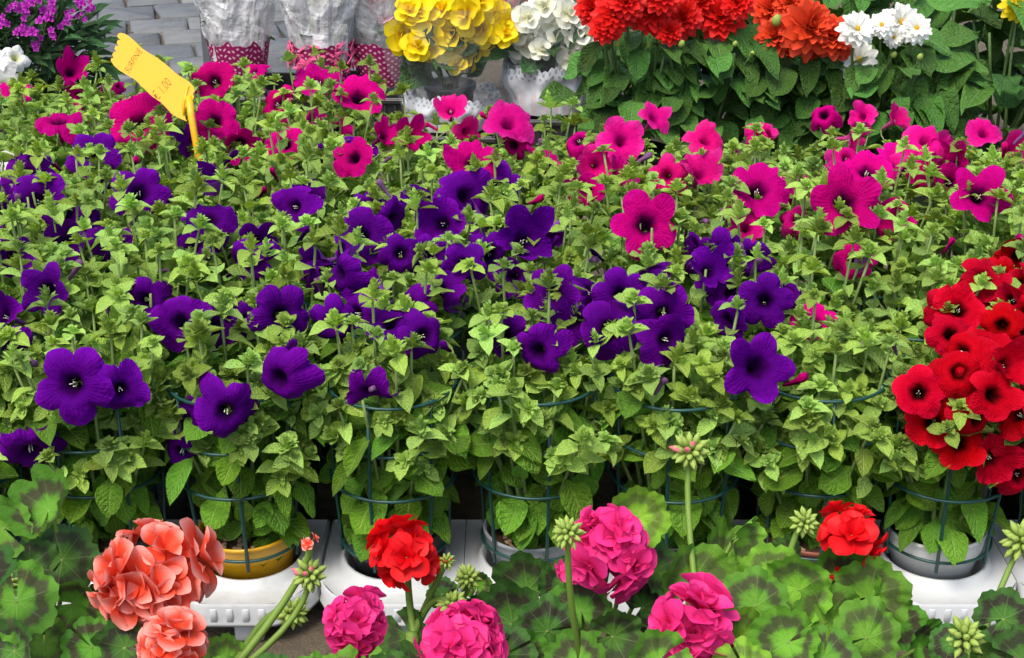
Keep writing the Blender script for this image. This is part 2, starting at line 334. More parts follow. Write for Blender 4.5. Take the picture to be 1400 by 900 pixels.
def petunia_mesh(seed, mat, d=.26, k=.6, ruf=.07, cup=.12, bend=0., refl=0., n=50):
    rs = random.Random(seed); p1, p2, p3 = (rs.uniform(0, 6.3) for _ in range(3)); a1, a2 = rs.uniform(.08, .2), rs.uniform(.05, .12); ba = rs.uniform(0, 6.3)
    prof = [(.07, -1.15, .01), (.085, -.9, .03), (.11, -.6, .06), (.16, -.38, .10), (.22, -.24, .16), (.31, -.12, .25), (.46, -.03, .40), (.62, .0, .58), (.78, .0, .75), (.9, -.01, .88), (1.0, -.03, 1.0)]
    lobes = [rs.uniform(-.75, .5) for _ in range(5)]; szs = [rs.uniform(.9, 1.06) for _ in range(5)]
    vs, fs, uv = [], [], []
    for r, z, rho in prof:
        for i in range(n):
            t = 2 * pi * i / n; li = int(((t / (2 * pi) * 5) + .5) % 5); c = abs(cos(2.5 * t))
            e = max(0, (r - .3) / .7); lob = 1 - d * e * e * (1 - c ** k)
            R_ = r * lob * (1 + (szs[li] - 1) * e * c)
            zz = z + cup * e * e - refl * e ** 3 + lobes[li] * c * e * e * .7 - .10 * e * (1 - c) ** 2
            zz += ruf * e ** 3 * (sin(9 * t + p1) * .7 + sin(14 * t + p2) * .5 + .3 * sin(23 * t + p3)) + a1 * e * sin(2 * t + p3) + a2 * e * sin(3 * t + p1)
            x, y = R_ * cos(t), R_ * sin(t)
            if bend: q = x * cos(ba) + y * sin(ba); zz -= bend * q * q
            vs.append(V((x, y, zz))); uv.append((rho * cos(t), rho * sin(t)))
    m = len(prof)
    for j in range(m - 1):
        for i in range(n): fs.append((j * n + i, (j + 1) * n + i, (j + 1) * n + (i + 1) % n, j * n + (i + 1) % n))
    return mesh('petunia_flower', vs, fs, mat, uv)
FL = {}
for c in 'PMKRW':
    fl = []
    for s, kw in enumerate([dict(d=.34, k=.8, ruf=.06), dict(d=.26, k=.5, ruf=.11, cup=.15, bend=.2), dict(d=.32, k=.55, ruf=.08, refl=.35, bend=.25), dict(d=.24, k=.6, ruf=.1, bend=.5, cup=.15), dict(d=.42, k=.95, ruf=.05, refl=.1), dict(d=.22, k=.5, ruf=.11, cup=.3, bend=-.3), dict(d=.36, k=.6, ruf=.1, refl=.4, bend=.9), dict(d=.38, k=.7, ruf=.12, cup=.4, bend=-.75), dict(d=.45, k=.8, ruf=.12, refl=.8, bend=.4)]):
        if c == 'R': kw = dict(kw, d=kw['d'] * .7)
        fl.append(petunia_mesh(ord(c) * 10 + s, PET[c], **kw))
    FL[c] = fl
sv, sf = join(*[tube_g([V((x * .03, y * .03, -.5)), V((x * .06, y * .06, -.13))], .006, .014, 5) for x, y in ((1, 0), (-.5, .9), (-.5, -.9))])
STAMEN = mesh('stamen', sv, sf, M_STAM)
def bud_mesh(mat, seed):
    rs = random.Random(seed); b = rs.uniform(-.3, .3)
    pts = [V((b * t * t, 0, t)) for t in (0, .2, .4, .6, .8, .93, 1.0)]; rr = (.05, .07, .08, .10, .16, .13, .03); vs, fs = [], []
    for p, r in zip(pts, rr):
        for k in range(8): a = 2 * pi * k / 8 + p.z * 2; q = r * (1 + .25 * (k % 2)); vs.append(p + V((cos(a) * q, sin(a) * q, 0)))
    for j in range(6):
        for k in range(8): fs.append((j * 8 + k, j * 8 + (k + 1) % 8, j * 8 + 8 + (k + 1) % 8, j * 8 + 8 + k))
    return mesh('petunia_bud', vs, fs, mat, [(v.x * 3, v.y * 3) for v in vs])
BUDS = {c: [bud_mesh(PET[c], 1), bud_mesh(M_WILT, 2)] for c in 'PMKRW'}
# ------------------------------------------------------------------ ground and setts
bm_v = [V((x, y, 0)) for x, y in ((-60, -20), (60, -20), (60, 120), (-60, 120))]
gnd = tag(ob('ground', mesh('ground', bm_v, [(0, 1, 2, 3)], M_GRND)), None, None, None, 'structure')
SETTS = []
for s in range(8):
    rs = random.Random(s); v, f = box_g(-.095 * rs.uniform(.95, 1.0), .095 * rs.uniform(.95, 1), -.1 * rs.uniform(.95, 1), .1 * rs.uniform(.95, 1), -.05, .016, .006)
    v = [p + V((rs.uniform(-.006, .006), rs.uniform(-.006, .006), rs.uniform(-.002, .002))) for p in v]; SETTS.append(mesh('sett', v, f, M_SETT))
rot = R(15); cnt = 0
for j in range(-8, 12):
    for i in range(-12, 12):
        x, y = (i + .5 * (j % 2)) * .195, j * .205; p = V((-1.35 + x * cos(rot) - y * sin(rot), 5.2 + x * sin(rot) + y * cos(rot), 0))
        d = p - CO; px = 700 + FPX * d.x / d.dot(CF); py = 450 - FPX * d.dot(CU) / d.dot(CF)
        if not (-150 < px < 620 and -130 < py < 150): continue
        o = ob('sett', SETTS[(i * 7 + j * 3) % 8], gnd, T(p + V((0, 0, U(-.004, .004)))) @ Matrix.Rotation(rot + U(-.05, .05), 4, 'Z') @ Matrix.Rotation(U(-.02, .02), 4, 'X')); cnt += 1
# ------------------------------------------------------------------ trays
DECK = .065; PY0 = 1.65; PIT = .18; ROW = .178
COLX = [-.70, -.52, -.338, -.152, .030, .210, .386, .549, .73]
def tray_meshes(nr):
    w2, n = PIT, 48; dz = DECK; cells = []
    def edge(cx, cy, ang, r):
        c, s = cos(ang), sin(ang); hx, hy = PIT / 2 - .0005, ROW / 2
        k = min(hx / abs(c) if abs(c) > 1e-6 else 9, hy / abs(s) if abs(s) > 1e-6 else 9); x, y = c * k, s * k
        if r == 0 and s < 0 and abs(y + hy) < 1e-6: y -= -.03 + .052 * (1 if abs(x) < .035 else max(0, cos((abs(x) - .035) / (hx - .035) * pi / 2)) ** .8)
        if r == 0 and y < -.059 and abs(abs(x) - hx) < 1e-6: y = -.059
        return x, y
    vs, fs = [], []; low = []
    for r in range(nr):
        for q in (-.5, .5):
            cx, cy = q * PIT, r * ROW; o = len(vs); angs = sorted([2 * pi * k / n for k in range(n)] + [atan2(sy * ROW / 2, sx * (PIT / 2 - .0005)) % (2 * pi) for sx in (-1, 1) for sy in (-1, 1)]); m = len(angs)
            for a in angs:
                x, y = edge(cx, cy, a, r)
                for rr, zz in ((.046, .004), (.061, dz - .012), (.0655, dz + .003), (.0695, dz + .003), (.0735, dz - .007)): vs.append(V((cx + cos(a) * rr, cy + sin(a) * rr, zz)))
                ln = sqrt(x * x + y * y); mid = max(.076, ln - .007) / ln
                vs.append(V((cx + x * mid, cy + y * mid, dz - .006 if mid * ln > .08 else dz - .001))); vs.append(V((cx + x, cy + y, dz - .003)))
            for k in range(m):
                k2 = (k + 1) % m
                for t in range(6): fs.append((o + k * 7 + t, o + k * 7 + t + 1, o + k2 * 7 + t + 1, o + k2 * 7 + t))
    deck = mesh('deck', vs, fs, M_WPLAS)
    sk, kf = [], []; line = []
    for q in (-.5, .5):
        for i in range(25):
            a = atan2(-ROW / 2, (i / 24 - .5) * PIT * .999); x, y = edge(0, 0, a, 0); line.append(V((q * PIT + x, y, 0)))
    yb = (nr - .5) * ROW; line = [V((-PIT, yb, 0))] + line + [V((PIT, yb, 0))]
    rings = ((0, dz - .003), (.0025, dz - .006), (.001, dz - .024), (.004, dz - .030), (.004, dz - .034), (-.004, dz - .034))
    for off, z in rings:
        for i, p in enumerate(line):
            t = (line[min(i + 1, len(line) - 1)] - line[max(i - 1, 0)]).normalized(); nrm = V((t.y, -t.x, 0)); sk.append(p + nrm * off + V((0, 0, z)))
    m = len(line)
    for j in range(len(rings) - 1):
        for i in range(m - 1): kf.append((j * m + i, j * m + i + 1, j * m + m + i + 1, j * m + m + i)[::-1])
    skirt = mesh('skirt', sk, kf, M_WPLAS)
    v, f = box_g(-.018, .018, -.010, .010, 0, dz - .030, .004); foot = mesh('foot', v, f, M_WPLAS)
    v, f = box_g(-.004, .004, -.0015, .0015, 0, .019, .0006); rib = mesh('rib', v, f, M_WPLAS)
    return deck, skirt, foot, rib
TM1 = tray_meshes(1)
def tray(x, y, label, tm, nr=3):
    t = thing('plant_tray', label, 'tray', (x, y, 0), 'white plastic carrier trays under the petunias')
    W0 = T(x, y, 0); ob('deck', tm[0], t, W0); ob('skirt', tm[1], t, W0)
    for q in (-.5, .5):
        for k in range(4): ob('rib', tm[3], t, W0 @ T(q * PIT - .03 + k * .02, -ROW / 2 - .0236, DECK - .028))
        ob('foot', tm[2], t, W0 @ T(q * PIT + .01, -ROW / 2 - .006, 0)); ob('foot', tm[2], t, W0 @ T(q * PIT, (nr - .5) * ROW - .02, 0))
TL = ['white plastic carrier tray holding the yellow pot', 'white plastic carrier tray holding the grey pot', 'white plastic carrier tray holding the dark red-brown pot', 'white plastic carrier tray holding the white pot of the red petunia']
for k, c in enumerate((-.43, -.062, .298, .64)): tray(c, PY0, TL[k], TM1, 1)
tray(-.79, PY0, 'white plastic carrier tray beside the dark-zoned geranium', TM1, 1)
# ------------------------------------------------------------------ petunia plants
def pot_mesh(mat, seed=0):
    pr = [(.043, 0), (.046, .001), (.0575, .076), (.061, .078), (.0615, .083), (.0625, .085), (.0625, .097), (.0645, .099), (.0650, .102), (.0635, .104), (.061, .103), (.059, .096), (.057, .085)]
    v, f = lathe_g(pr, 40); v.append(V((0, 0, 0))); f += [(len(v) - 1, (k + 1) % 40, k) for k in range(40)]; return mesh('pot', v, f, mat)
POTS = {k: pot_mesh(m) for k, m in dict(w=M_WPOT, g=M_GPOT, y=M_YPOT, t=M_TPOT, b=M_BPOT).items()}
sv, sf = [], []
for j in range(7):
    for k in range(28): a = 2 * pi * k / 28; r = .0585 * j / 6; sv.append(V((r * cos(a), r * sin(a), .090 + (.005 * noise.noise(V((r * 60 * cos(a), r * 60 * sin(a), 3))) if 0 < j < 6 else 0))))
for j in range(6):
    for k in range(28): sf.append((j * 28 + k, j * 28 + (k + 1) % 28, j * 28 + 28 + (k + 1) % 28, j * 28 + 28 + k))
SOIL = mesh('soil', sv, sf, M_SOIL)
cg = []
for k in range(26):
    a, r = U(0, 6.3), .055 * sqrt(rnd()); v, f = box_g(-U(.003, .008), U(.003, .008), -U(.002, .004), U(.002, .004), -.001, .002, .0008); m = T(r * cos(a), r * sin(a), .096) @ Matrix.Rotation(U(0, 6), 4, 'Z') @ Matrix.Rotation(U(-.5, .5), 4, 'X'); cg.append(([m @ p for p in v], f))
CHIPS = mesh('bark_chips', *join(*cg), M_CHIP)
def ring_g(r, z, th, n=36, m=6): return ([V(((r + th * cos(b)) * cos(a), (r + th * cos(b)) * sin(a), z + th * sin(b))) for a in [2 * pi * i / n for i in range(n)] for b in [2 * pi * j / m for j in range(m)]], [(i * m + j, ((i + 1) % n) * m + j, ((i + 1) % n) * m + (j + 1) % m, i * m + (j + 1) % m) for i in range(n) for j in range(m)])
CZ = (.314, .248, .186, .090); CRD = .078
RING = {z: mesh('ring', *ring_g(CRD + .002 if z > .1 else .069, z, .0021), M_CAGE) for z in CZ}
UPR = mesh('upright', *tube_g([V((.069, 0, .075)), V((.071, 0, .12)), V((.0765, 0, .186)), V((.0765, 0, .316))], .0024, .0022, 6), M_CAGE)
def back_edge(X): return 2.86 if X < -.25 else (2.62 if X < .1 else 2.47)
def canopy(X, Y):
    t = min(1, max(0, (Y - 1.56) / .25)); z = .365 + .03 * t + .014 * noise.noise(V((X * 7, Y * 7, 0)))
    if X > .5 and Y < 1.95: z += .0
    return z
YF = 1.555
def hit(px, py, lift=0.0):
    d = ray(px, py); s = .8
    while s < 6:
        p = CO + d * s
        if p.y >= YF - lift - .02 * sin(p.x * 35) and p.z <= canopy(p.x, p.y) + lift: return p
        s += .006
    return at_Y(px, py, 2.4)
F = []
def add(c, s):
    for l in s.strip().split(';'):
        q = l.split(); x, y, z = float(q[0]), float(q[1]), float(q[2]); ax = float(q[3]) if len(q) > 3 else U(-.8, .8); ay = float(q[4]) if len(q) > 4 else U(-.35, .55); k = int(q[5]) if len(q) > 5 else random.choice((0, 2, 3, 5, 6, 6, 7, 7, 8, 8))
        if c == 'P': ax, ay = ax + U(-.35, .35), ay + U(-.35, .1)
        if c == 'P' and k in (0, 1) and rnd() < .6: k = random.choice((2, 6, 7, 8))
        m_ = max(1, sqrt(ax * ax + ay * ay) / .92); F.append((c, x, y, z, ax / m_, ay / m_, k))
add('P', '''125 208 75 -.3 .4 2; 38 240 75 -.2 .3 3; 52 275 85 .3 .2 1; 4 292 60 -.3 .3; 190 262 82 0 .55 1; 287 298 78 .1 .55 3; 400 282 66 -.5 .3; 62 398 82 -.1 .1 4; 18 486 46 .2 -.2 2;
 2 432 40; 245 438 84 0 .3 3; 300 446 46 .4 .1; 386 432 86 .1 .05 2; 378 520 88 -.1 .0 1; 310 566 92 .45 .0 1; 96 526 108 -.25 -.05 2; 166 536 70 .3 -.1 3; 42 622 92 .0 -.55 2; 252 572 46 -.5 -.1; 246 622 42 0 -.4;
 506 540 50 0 -.6 3; 580 460 70 0 .05 0; 484 430 54; 532 440 62; 460 374 62; 492 322 86 0 .4 1; 548 346 62 .3 .4; 500 286 52; 640 266 86 .1 .5 3; 604 306 74; 634 362 66 .2 .2; 716 328 82 0 .4; 752 316 50; 756 400 82 0 .2 4;
 734 482 78 -.3 -.15 0; 848 402 76 0 .3 2; 834 450 90 -.2 .1 3; 908 430 84 .1 .2 1; 914 466 82 .1 .0 3; 884 382 54; 968 370 64; 1002 402 56; 1046 410 76 .2 .2 2; 1036 502 104 .05 .0 4; 1022 352 46; 984 346 44; 422 272 40; 420 368 52; 566 264 44;
 1078 398 44; 266 192 30 0 .6; 476 214 34 .4 .3; 440 362 50; 690 262 40; 200 410 50; 330 360 50; 300 250 44; 150 330 44; 600 400 40; 690 460 34; 20 350 40; 540 300 60; 350 330 44; 90 330 44; 460 440 40; 655 300 44; 700 380 40; 790 440 44; 950 350 40; 260 340 50; 120 300 44; 590 350 50; 670 350 44; 810 400 50; 520 400 50; 560 420 44; 990 440 44; 330 440 50''')
add('M', '''292 110 66 -.1 .2 1; 294 164 66 .1 .2 3; 190 164 92 0 .4 3; 96 98 46 .5 .3; 106 132 34; 80 163 66 0 .85 2; 20 124 54 0 .7; 376 140 60 -.5 .4 2; 390 196 58 -.1 .2 1; 436 108 70 .1 .7 3; 490 130 76 .1 .5 1; 482 214 62 -.3 .3 3;
 460 180 28; 524 186 28; 646 222 76 0 .4 1; 738 216 52; 790 190 54 -.4 .5; 882 306 96 -.1 .15 0; 1036 258 90 .0 .45 1; 1100 256 60; 1156 276 104 .0 .25 4; 1186 232 74 .0 .6 3; 1340 266 88 .0 .25 4; 1302 226 56 -.5 .3; 1126 156 46 -.3 .3;
 846 240 60; 800 262 50; 1300 250 34; 345 98 40; 240 150 36; 140 130 34; 560 190 34; 1230 226 56; 1272 240 40; 330 196 30; 1200 300 30; 420 160 34; 700 200 40; 1115 440 58 .0 .4 3; 1166 354 36 -.3 .3''')
add('K', '''850 192 66 .1 .15 1; 896 160 46 .4 .5; 966 190 58 .2 .6 3; 1036 182 50 -.4 .2; 1160 216 54; 1166 190 50; 1176 160 34; 1268 190 68 .1 .5; 1226 164 34; 1346 180 54 0 .5; 1384 204 30; 695 166 72 .1 .5 3; 616 150 46 .0 .5 5; 910 242 64; 956 236 62 .1 .5; 1020 312 56;
 1285 205 50; 815 226 60; 1090 300 26; 640 180 30; 1215 230 40''')
add('R', '''1346 380 78 .05 .3 0; 1392 352 50; 1312 422 80 0 .4 1; 1382 412 70; 1300 456 70 -.1 .3; 1350 470 84 .1 .5 3; 1396 462 60; 1256 536 74 -.25 .2 0; 1312 508 70 -.1 .2; 1360 540 72 .2 .1 0; 1274 576 78 -.3 .0 1; 1312 606 84 .0 .05 0; 1356 628 60 .2 -.2; 1394 650 60 .2 -.1; 1396 504 60; 1288 430 54; 1390 564 50; 1400 600 50;
 1330 402 56; 1370 445 70; 1400 430 70; 1310 480 64; 1375 500 66; 1290 540 60; 1340 575 66; 1400 390 60; 1370 380 60; 1420 480 80; 1430 540 80; 1425 420 80''')
add('W', '''22 78 40 .5 .4 2; 6 114 40; 10 216 44; 4 240 34; -10 90 50''')
plants = []
for r in range(7):
    for i, X0 in enumerate([-.88] + COLX + [.91, 1.09]):
        if r == 0 and i in (0, 11): continue
        X = X0 + (U(-.012, .012) if r else 0); Y = PY0 + r * ROW + (U(-.01, .01) if r else 0)
        if Y > back_edge(X) - .05 or abs(X) > .52 + .24 * Y * .75: continue
        plants.append(dict(X=X, Y=Y, r=r, i=i, fl=[]))
for f in F:
    p = hit(f[1], f[2], (.028 if f[0] in 'MK' else .012) if f[3] >= 62 else -.016); best = min(plants, key=lambda q: (q['X'] - p.x) ** 2 + (q['Y'] - p.y) ** 2 * .8 + (.02 if False else 0)); best['fl'].append((f, p))
ORD = ['front', 'second', 'third', 'fourth', 'fifth', 'sixth', 'seventh']
CN = dict(P='purple', M='magenta', K='pink', R='red', W='white')
COLREF = {0: 'outermost line past the dark-zoned geranium', 1: 'pot next to the dark-zoned geranium', 2: 'black pot behind the salmon geranium', 3: 'yellow pot', 4: 'black pot between yellow and grey pots', 5: 'grey pot', 6: 'black pot between grey and red-brown pots', 7: 'red-brown pot', 8: 'white pot', 9: 'first pot past the white pot', 10: 'second pot past the white pot', 11: 'third line past the white pot'}
POTC = {3: 'y', 5: 'g', 7: 't', 8: 'w'}
ZUP = V((0, 0, 1))
FP = [(p, max(.014, .48 * .5 * metres(f[3], p))) for q in plants for f, p in q['fl']]
def make_plant(q):
    X, Y, r = q['X'], q['Y'], q['r']; cs = [f[0] for f, _ in q['fl']]
    if cs: col = max(sorted(set(cs)), key=cs.count)
    else:
        best = min((k for k in plants if k['fl']), key=lambda k: (k['X'] - X) ** 2 + (k['Y'] - Y) ** 2); col = best['fl'][0][0][0]
    ref = COLREF[q['i']]
    if r == 0: lab = f'{CN[col]} petunia plant caged in the {ref}'; grp = 'caged petunias along the front row'
    else: lab = f'{CN[col]} petunia plant, {ORD[r]} row, in line with {ref}'; grp = f'petunias of the rows behind'
    zb = .006 if r == 0 else .001
    t = thing('petunia_plant', lab, 'petunia', (X, Y, zb), grp); W0 = T(X, Y, zb); B = V((X, Y, zb))
    ob('pot', POTS[POTC.get(q['i'], 'b') if r == 0 else random.choice('bbbgt')], t, W0 @ Matrix.Rotation(U(0, 6), 4, 'Z') @ (Matrix.Rotation(.03, 4, 'Y') if r == 0 else Matrix()))
    so_ = ob('soil', SOIL, t, W0)
    if r == 0: tag(ob('bark_chips', CHIPS, so_, W0 @ Matrix.Rotation(U(0, 6), 4, 'Z')), None, None, None, 'stuff')
    if r < 2:
        wr = W0 @ Matrix.Rotation(U(0, 6), 4, 'Z') @ Matrix.Rotation(U(-.03, .03), 4, 'X') @ Matrix.Rotation(U(-.03, .03), 4, 'Y'); cg = ob('cage', RING[CZ[0]], t, wr)
        for z in CZ[1:]: ob('ring', RING[z], cg, wr)
        for k in range(6): ob('upright', UPR, cg, wr @ Matrix.Rotation(k * pi / 3, 4, 'Z'))
    front = r == 0
    ns = 27 if front else 17
    if col == 'R': ns -= 4
    for k in range(ns):
        a = 2.4 * k + U(-.3, .3); rr = sqrt((k + .5) / ns) * .105
        if front and sin(a) < -.2 and k % 3 == 0: rr += .02
        tx, ty = X + cos(a) * rr, Y + sin(a) * rr
        if ty < YF + .01: ty = YF + .01 + U(-.02, .015)
        tz = canopy(tx, ty) + U(-.06, .035)
        if front: tz -= max(0, (rr - .06)) * U(0, 2.2)
        if col == 'R': tz -= .03
        if X > -.25 and Y > 2.25: tz -= .03 if r == 4 else .05
        if r >= 5: tz += U(-.01, .03)
        top = V((tx, ty, tz)); br = .035 * sqrt(rnd()); b0 = V((X + cos(a) * br, Y + sin(a) * br, .094))
        cr = min(rr, .066); mid = V((X + cos(a) * cr * .9, Y + sin(a) * cr * .9, .094 + (tz - .094) * .55))
        pts = bez(b0, mid * 1.0, top, 7)
        st = ob('stem', mesh('stem', *tube_g([p - B for p in pts], .0034, .0017, 5), M_STEM), t, W0)
        n = len(pts) - 1
        def along(s): f = s * n; i = min(int(f), n - 1); return pts[i].lerp(pts[i + 1], f - i), (pts[i + 1] - pts[i]).normalized()
        clear = lambda p, d: all((p - x).length > d * e for x, e in FP)
        # leaves along the stem
        nl = 12 if front else (9 if r == 1 else 5)
        ph = U(0, 6.3)
        for j in range(nl):
            s = (.10 + .85 * j / nl + U(-.03, .03)) if front else ((.3 if r == 1 else .58) + (.67 if r == 1 else .40) * j / nl)
            p, d = along(max(0, s)); az = ph + j * 2.4; q2 = d.cross(V((cos(az), sin(az), .1)))
            rad = (q2 - d * q2.dot(d)).normalized()
            el = U(-.7, .5) if s < .6 else U(-.2, .7); young = s > .80
            if front and rad.y < -.2 and s < .75: el -= .25
            ld = (rad * cos(el) + d * sin(el)).normalized(); nm = (d * cos(el) - rad * sin(el))
            if front and s < .7: nm = nm + V((0, -.6, .1)) * U(.2, 1)
            L = U(.030, .044) if young else (U(.040, .062) if front else U(.034, .052))
            if front and s < .62:
                L *= .78; el -= .35; ld = (rad * cos(el) + d * sin(el)).normalized()
                if rnd() < .3: continue
            if not clear(p + ld * L * .5, 1.0): continue
            ob('leaf', random.choice(L_YNG if young else L_PET), st, frame(p, ld, nm, L, L * U(.85, 1.15)))
        if not clear(top, .95): continue
        dt = (pts[-1] - pts[-2]).normalized(); dt = (dt * .5 + ZUP * .7 + V((U(-.3, .3), U(-.35, .2), 0))).normalized(); sc = U(.015, .025)
        ob('shoot_tip', random.choice(TIPS), st, face(top + dt * .004, dt, V((cos(ph), sin(ph), .1)), sc))
        # side shoots
        for j in range(2 if front else 1):
            s = U(.62, .88); p, d = along(s); az = U(0, 6.3) if not front else U(3.6, 5.9)
            sd_ = (V((cos(az), sin(az), .9)) * U(.015, .03)); e = p + sd_
            if e.y < YF - .03 or not clear(e, .95): continue
            ssub = ob('side_shoot', random.choice(TIPS), st, face(e, (sd_.normalized() + ZUP * .3), V((cos(az + 1), sin(az), .1)), U(.014, .021)))
    if front:
        for k in range(6):
            a = U(3.5, 5.9); p = V((X + cos(a) * .045, Y + sin(a) * .045, U(.135, .19))); rad = V((cos(a), sin(a), 0)); el = U(-.6, -.05); d = rad * cos(el) + ZUP * sin(el)
            ob('leaf', random.choice(L_PET), st, frame(p, d, ZUP * cos(el) - rad * sin(el), U(.04, .06)))
    # flowers
    for f, p in q['fl']:
        c, px, py, sz, ax, ay, kv = f; n = (CR * ax + CU * ay - CF * sqrt(max(.05, 1 - ax * ax - ay * ay))).normalized(); rad = metres(sz, p) * .5 * (.92 if c == 'R' else 1.04)
        rad = max(rad, .029 + .006 * rnd()); a = U(0, 6.3); up = CR * cos(a) + CU * sin(a)
        Wf = face(p, n, up, rad); o = ob('flower', FL[c][kv], t, Wf)
        if rnd() < .5: ob('stamen', STAMEN, o, Wf)
        base = p - n * (rad * 1.13); tgt = V((X + U(-.03, .03), Y + U(-.03, .03), max(.12, base.z - U(.05, .1)))); mid = base - n * .02
        iv = Wf.inverted(); pts = [iv @ x for x in bez(base, mid, tgt, 5)]; g = tube_g(pts, .0011 / rad, .0013 / rad, 5)
        cal = []
        for k in range(5):
            aa = 2 * pi * k / 5; q0 = V((cos(aa), sin(aa), 0)); lv, lf, _ = leaf_g(.3, .2, -.1, 0, 2, 3, 0, .05); m = frame(V((0, 0, -1.18)) + q0 * .04, (q0 * .35 + V((0, 0, 1))), q0, .38); cal.append(([m @ x for x in lv], lf))
        ob('flower_stalk', mesh('flower_stalk', *join(g, *cal), M_STEM), o, Wf)
    for k in range(2 if r < 5 else 1):
        a = U(0, 6.3); bx, by = X + cos(a) * .08, Y + sin(a) * .08
        if by < YF: by = YF
        bp = V((bx, by, canopy(bx, by) - U(.0, .04))); d = V((U(-.7, .7), U(-.7, .3), U(.2, 1))).normalized()
        ob('bud', random.choice(BUDS[col]), t, face(bp, d, V((1, 0, .1)), U(.024, .036)))
for q in plants: make_plant(q)
# ------------------------------------------------------------------ yellow price tag
tg = thing('price_tag', 'yellow plastic foot-shaped price tag with handwriting stuck among the petunias', 'price tag', at_Y(268, 215, 2.42))
def poly_slab(name, pts, th, mat, parent, W):
    n = len(pts); vs = [V((x, y, 0)) for x, y in pts] + [V((x, y, th)) for x, y in pts]
    fs = [tuple(range(n))[::-1], tuple(range(n, 2 * n))] + [(i, (i + 1) % n, n + (i + 1) % n, n + i) for i in range(n)]
    return ob(name, mesh(name, vs, fs, mat, None, False), parent, W)
TP = 740.0
ctr = at_Y(210, 105, 2.42); kx = depth(ctr) / FPX
def tp(x, y): return ((x - 210) * kx, -(y - 105) * kx)
tn = (-CF + CR * -.15 + CU * .1).normalized(); TW = face(ctr, -CF, CU, 1)
outl = [(162, 47), (166, 45.5), (172, 47), (178, 51), (186, 58), (195, 67), (204, 73), (216, 80), (228, 89), (240, 100), (252, 108), (260, 113), (265, 119), (267, 125), (264, 129), (266, 133), (263, 138), (258, 140), (256, 143), (253, 152), (254, 163), (256, 166.5), (250, 164), (243, 161), (235, 156), (228, 148), (220, 140), (208, 132), (196, 120), (186, 110), (176, 104), (164, 97), (156, 90), (152, 83), (153, 80), (156, 80), (154, 75), (157, 71), (160, 72), (157, 67), (159, 63), (163, 64), (160, 59), (162, 55), (166, 56), (161, 51)]
body = poly_slab('tag_face', [tp(*p) for p in outl], .003, M_TAG, tg, TW)
g = tube_g([V((*tp(258, 132), .0015)), V((*tp(262, 160), .0015)), V((*tp(266, 184), .0015)), V((*tp(272, 240), -.02)), V((*tp(276, 300), -.05))], .0065, .005, 8)
ob('stake', mesh('stake', *g, M_TAG), tg, TW)
g = tube_g([V((*tp(258, 118), .0035)), V((*tp(252, 140), .0035)), V((*tp(252, 158), .0035))], .0022, .0022, 6); ob('raised_rib', mesh('raised_rib', *g, M_TAG), body, TW)
def lettering(txt, px, py, ang, hpx, parent, W, sx=1.0, sh=0.0):
    cu = bpy.data.curves.new('lettering', 'FONT'); cu.body = txt; cu.size = hpx * kx; cu.align_x = 'CENTER'; cu.align_y = 'CENTER'; cu.shear = sh; cu.extrude = .0002; cu.resolution_u = 3; cu.offset = -hpx * kx * .022
    o = bpy.data.objects.new('lettering', cu); C.objects.link(o); bpy.context.view_layer.update(); dg = bpy.context.evaluated_depsgraph_get(); me = bpy.data.meshes.new_from_object(o.evaluated_get(dg)); bpy.data.objects.remove(o)
    me.materials.clear(); me.materials.append(M_INK); x, y = tp(px, py)
    ob('lettering', me, parent, W @ T(x, y, .0034) @ Matrix.Rotation(ang, 4, 'Z') @ Matrix.Diagonal((sx, 1, 1, 1)))
lettering('SURFINIE', 183, 84, R(58), 12.5, body, TW, .72, .25)
lettering('€ 1,00', 222, 123, R(50), 19, body, TW, .62, .2)
# ------------------------------------------------------------------ geraniums
def petal_g(wd, cupz, curl, nx=4, ny=5, notch=0.0):
    vs, fs, uv = [], [], []
    for j in range(ny + 1):
        t = j / ny; hw = wd * .5 * (.16 + .84 * sin(min(1, t * 1.25) * pi / 2) ** 1.1) * (1 if t < .6 else sqrt(max(0, 1 - ((t - .6) / .41) ** 2)))
        for i in range(nx + 1):
            x = i / nx * 2 - 1; vs.append(V((x * hw, t - notch * (1 - abs(x)) * (t > .95), cupz * x * x * hw * 2 - curl * t * t + .1 * t))); uv.append((i / nx, t))
    for j in range(ny):
        for i in range(nx): a = j * (nx + 1) + i; fs.append((a, a + 1, a + nx + 2, a + nx + 1))
    return vs, fs, uv
def rosette(name, mat, rings, seed, stalk=None):
    """rings: (count, elevation deg, length, width, cup, curl, lift)"""
    rs = random.Random(seed); vs, fs, uv = [], [], []; off = 0
    for n, el, L, wd, cp, cl, lift in rings:
        off += rs.uniform(.2, .9)
        for k in range(n):
            az = off + 2 * pi * k / n + rs.uniform(-.12, .12); e = R(el + rs.uniform(-9, 9)); rad = V((cos(az), sin(az), 0)); d = rad * cos(e) + V((0, 0, sin(e))); nm = V((0, 0, cos(e))) - rad * sin(e)
            v, f, u = petal_g(wd * rs.uniform(.88, 1.1), cp * rs.uniform(.5, 1.4), cl * rs.uniform(.4, 1.5), 3 if n > 8 else 6, 4 if n > 8 else 8); m = frame(rad * .03 + V((0, 0, lift)), d, nm + V((rs.uniform(-.15, .15), rs.uniform(-.15, .15), 0)), L * rs.uniform(.9, 1.08)); o = len(vs)
            vs += [m @ p for p in v]; fs += [tuple(i + o for i in x) for x in f]; uv += u
    return mesh(name, vs, fs, mat, uv)
FLOR = {c: [rosette('floret', GER[c], [(5, 14, 1.0, 1.0, .12, .28, 0), (4, 46, .72, .85, .3, .25, .05)] if c != 'pink' else [(5, 12, 1.0, 1.0, .12, .3, 0), (5, 38, .8, .9, .25, .25, .04), (3, 65, .55, .7, .4, .2, .08)], s) for s in range(4)] for c in GER}
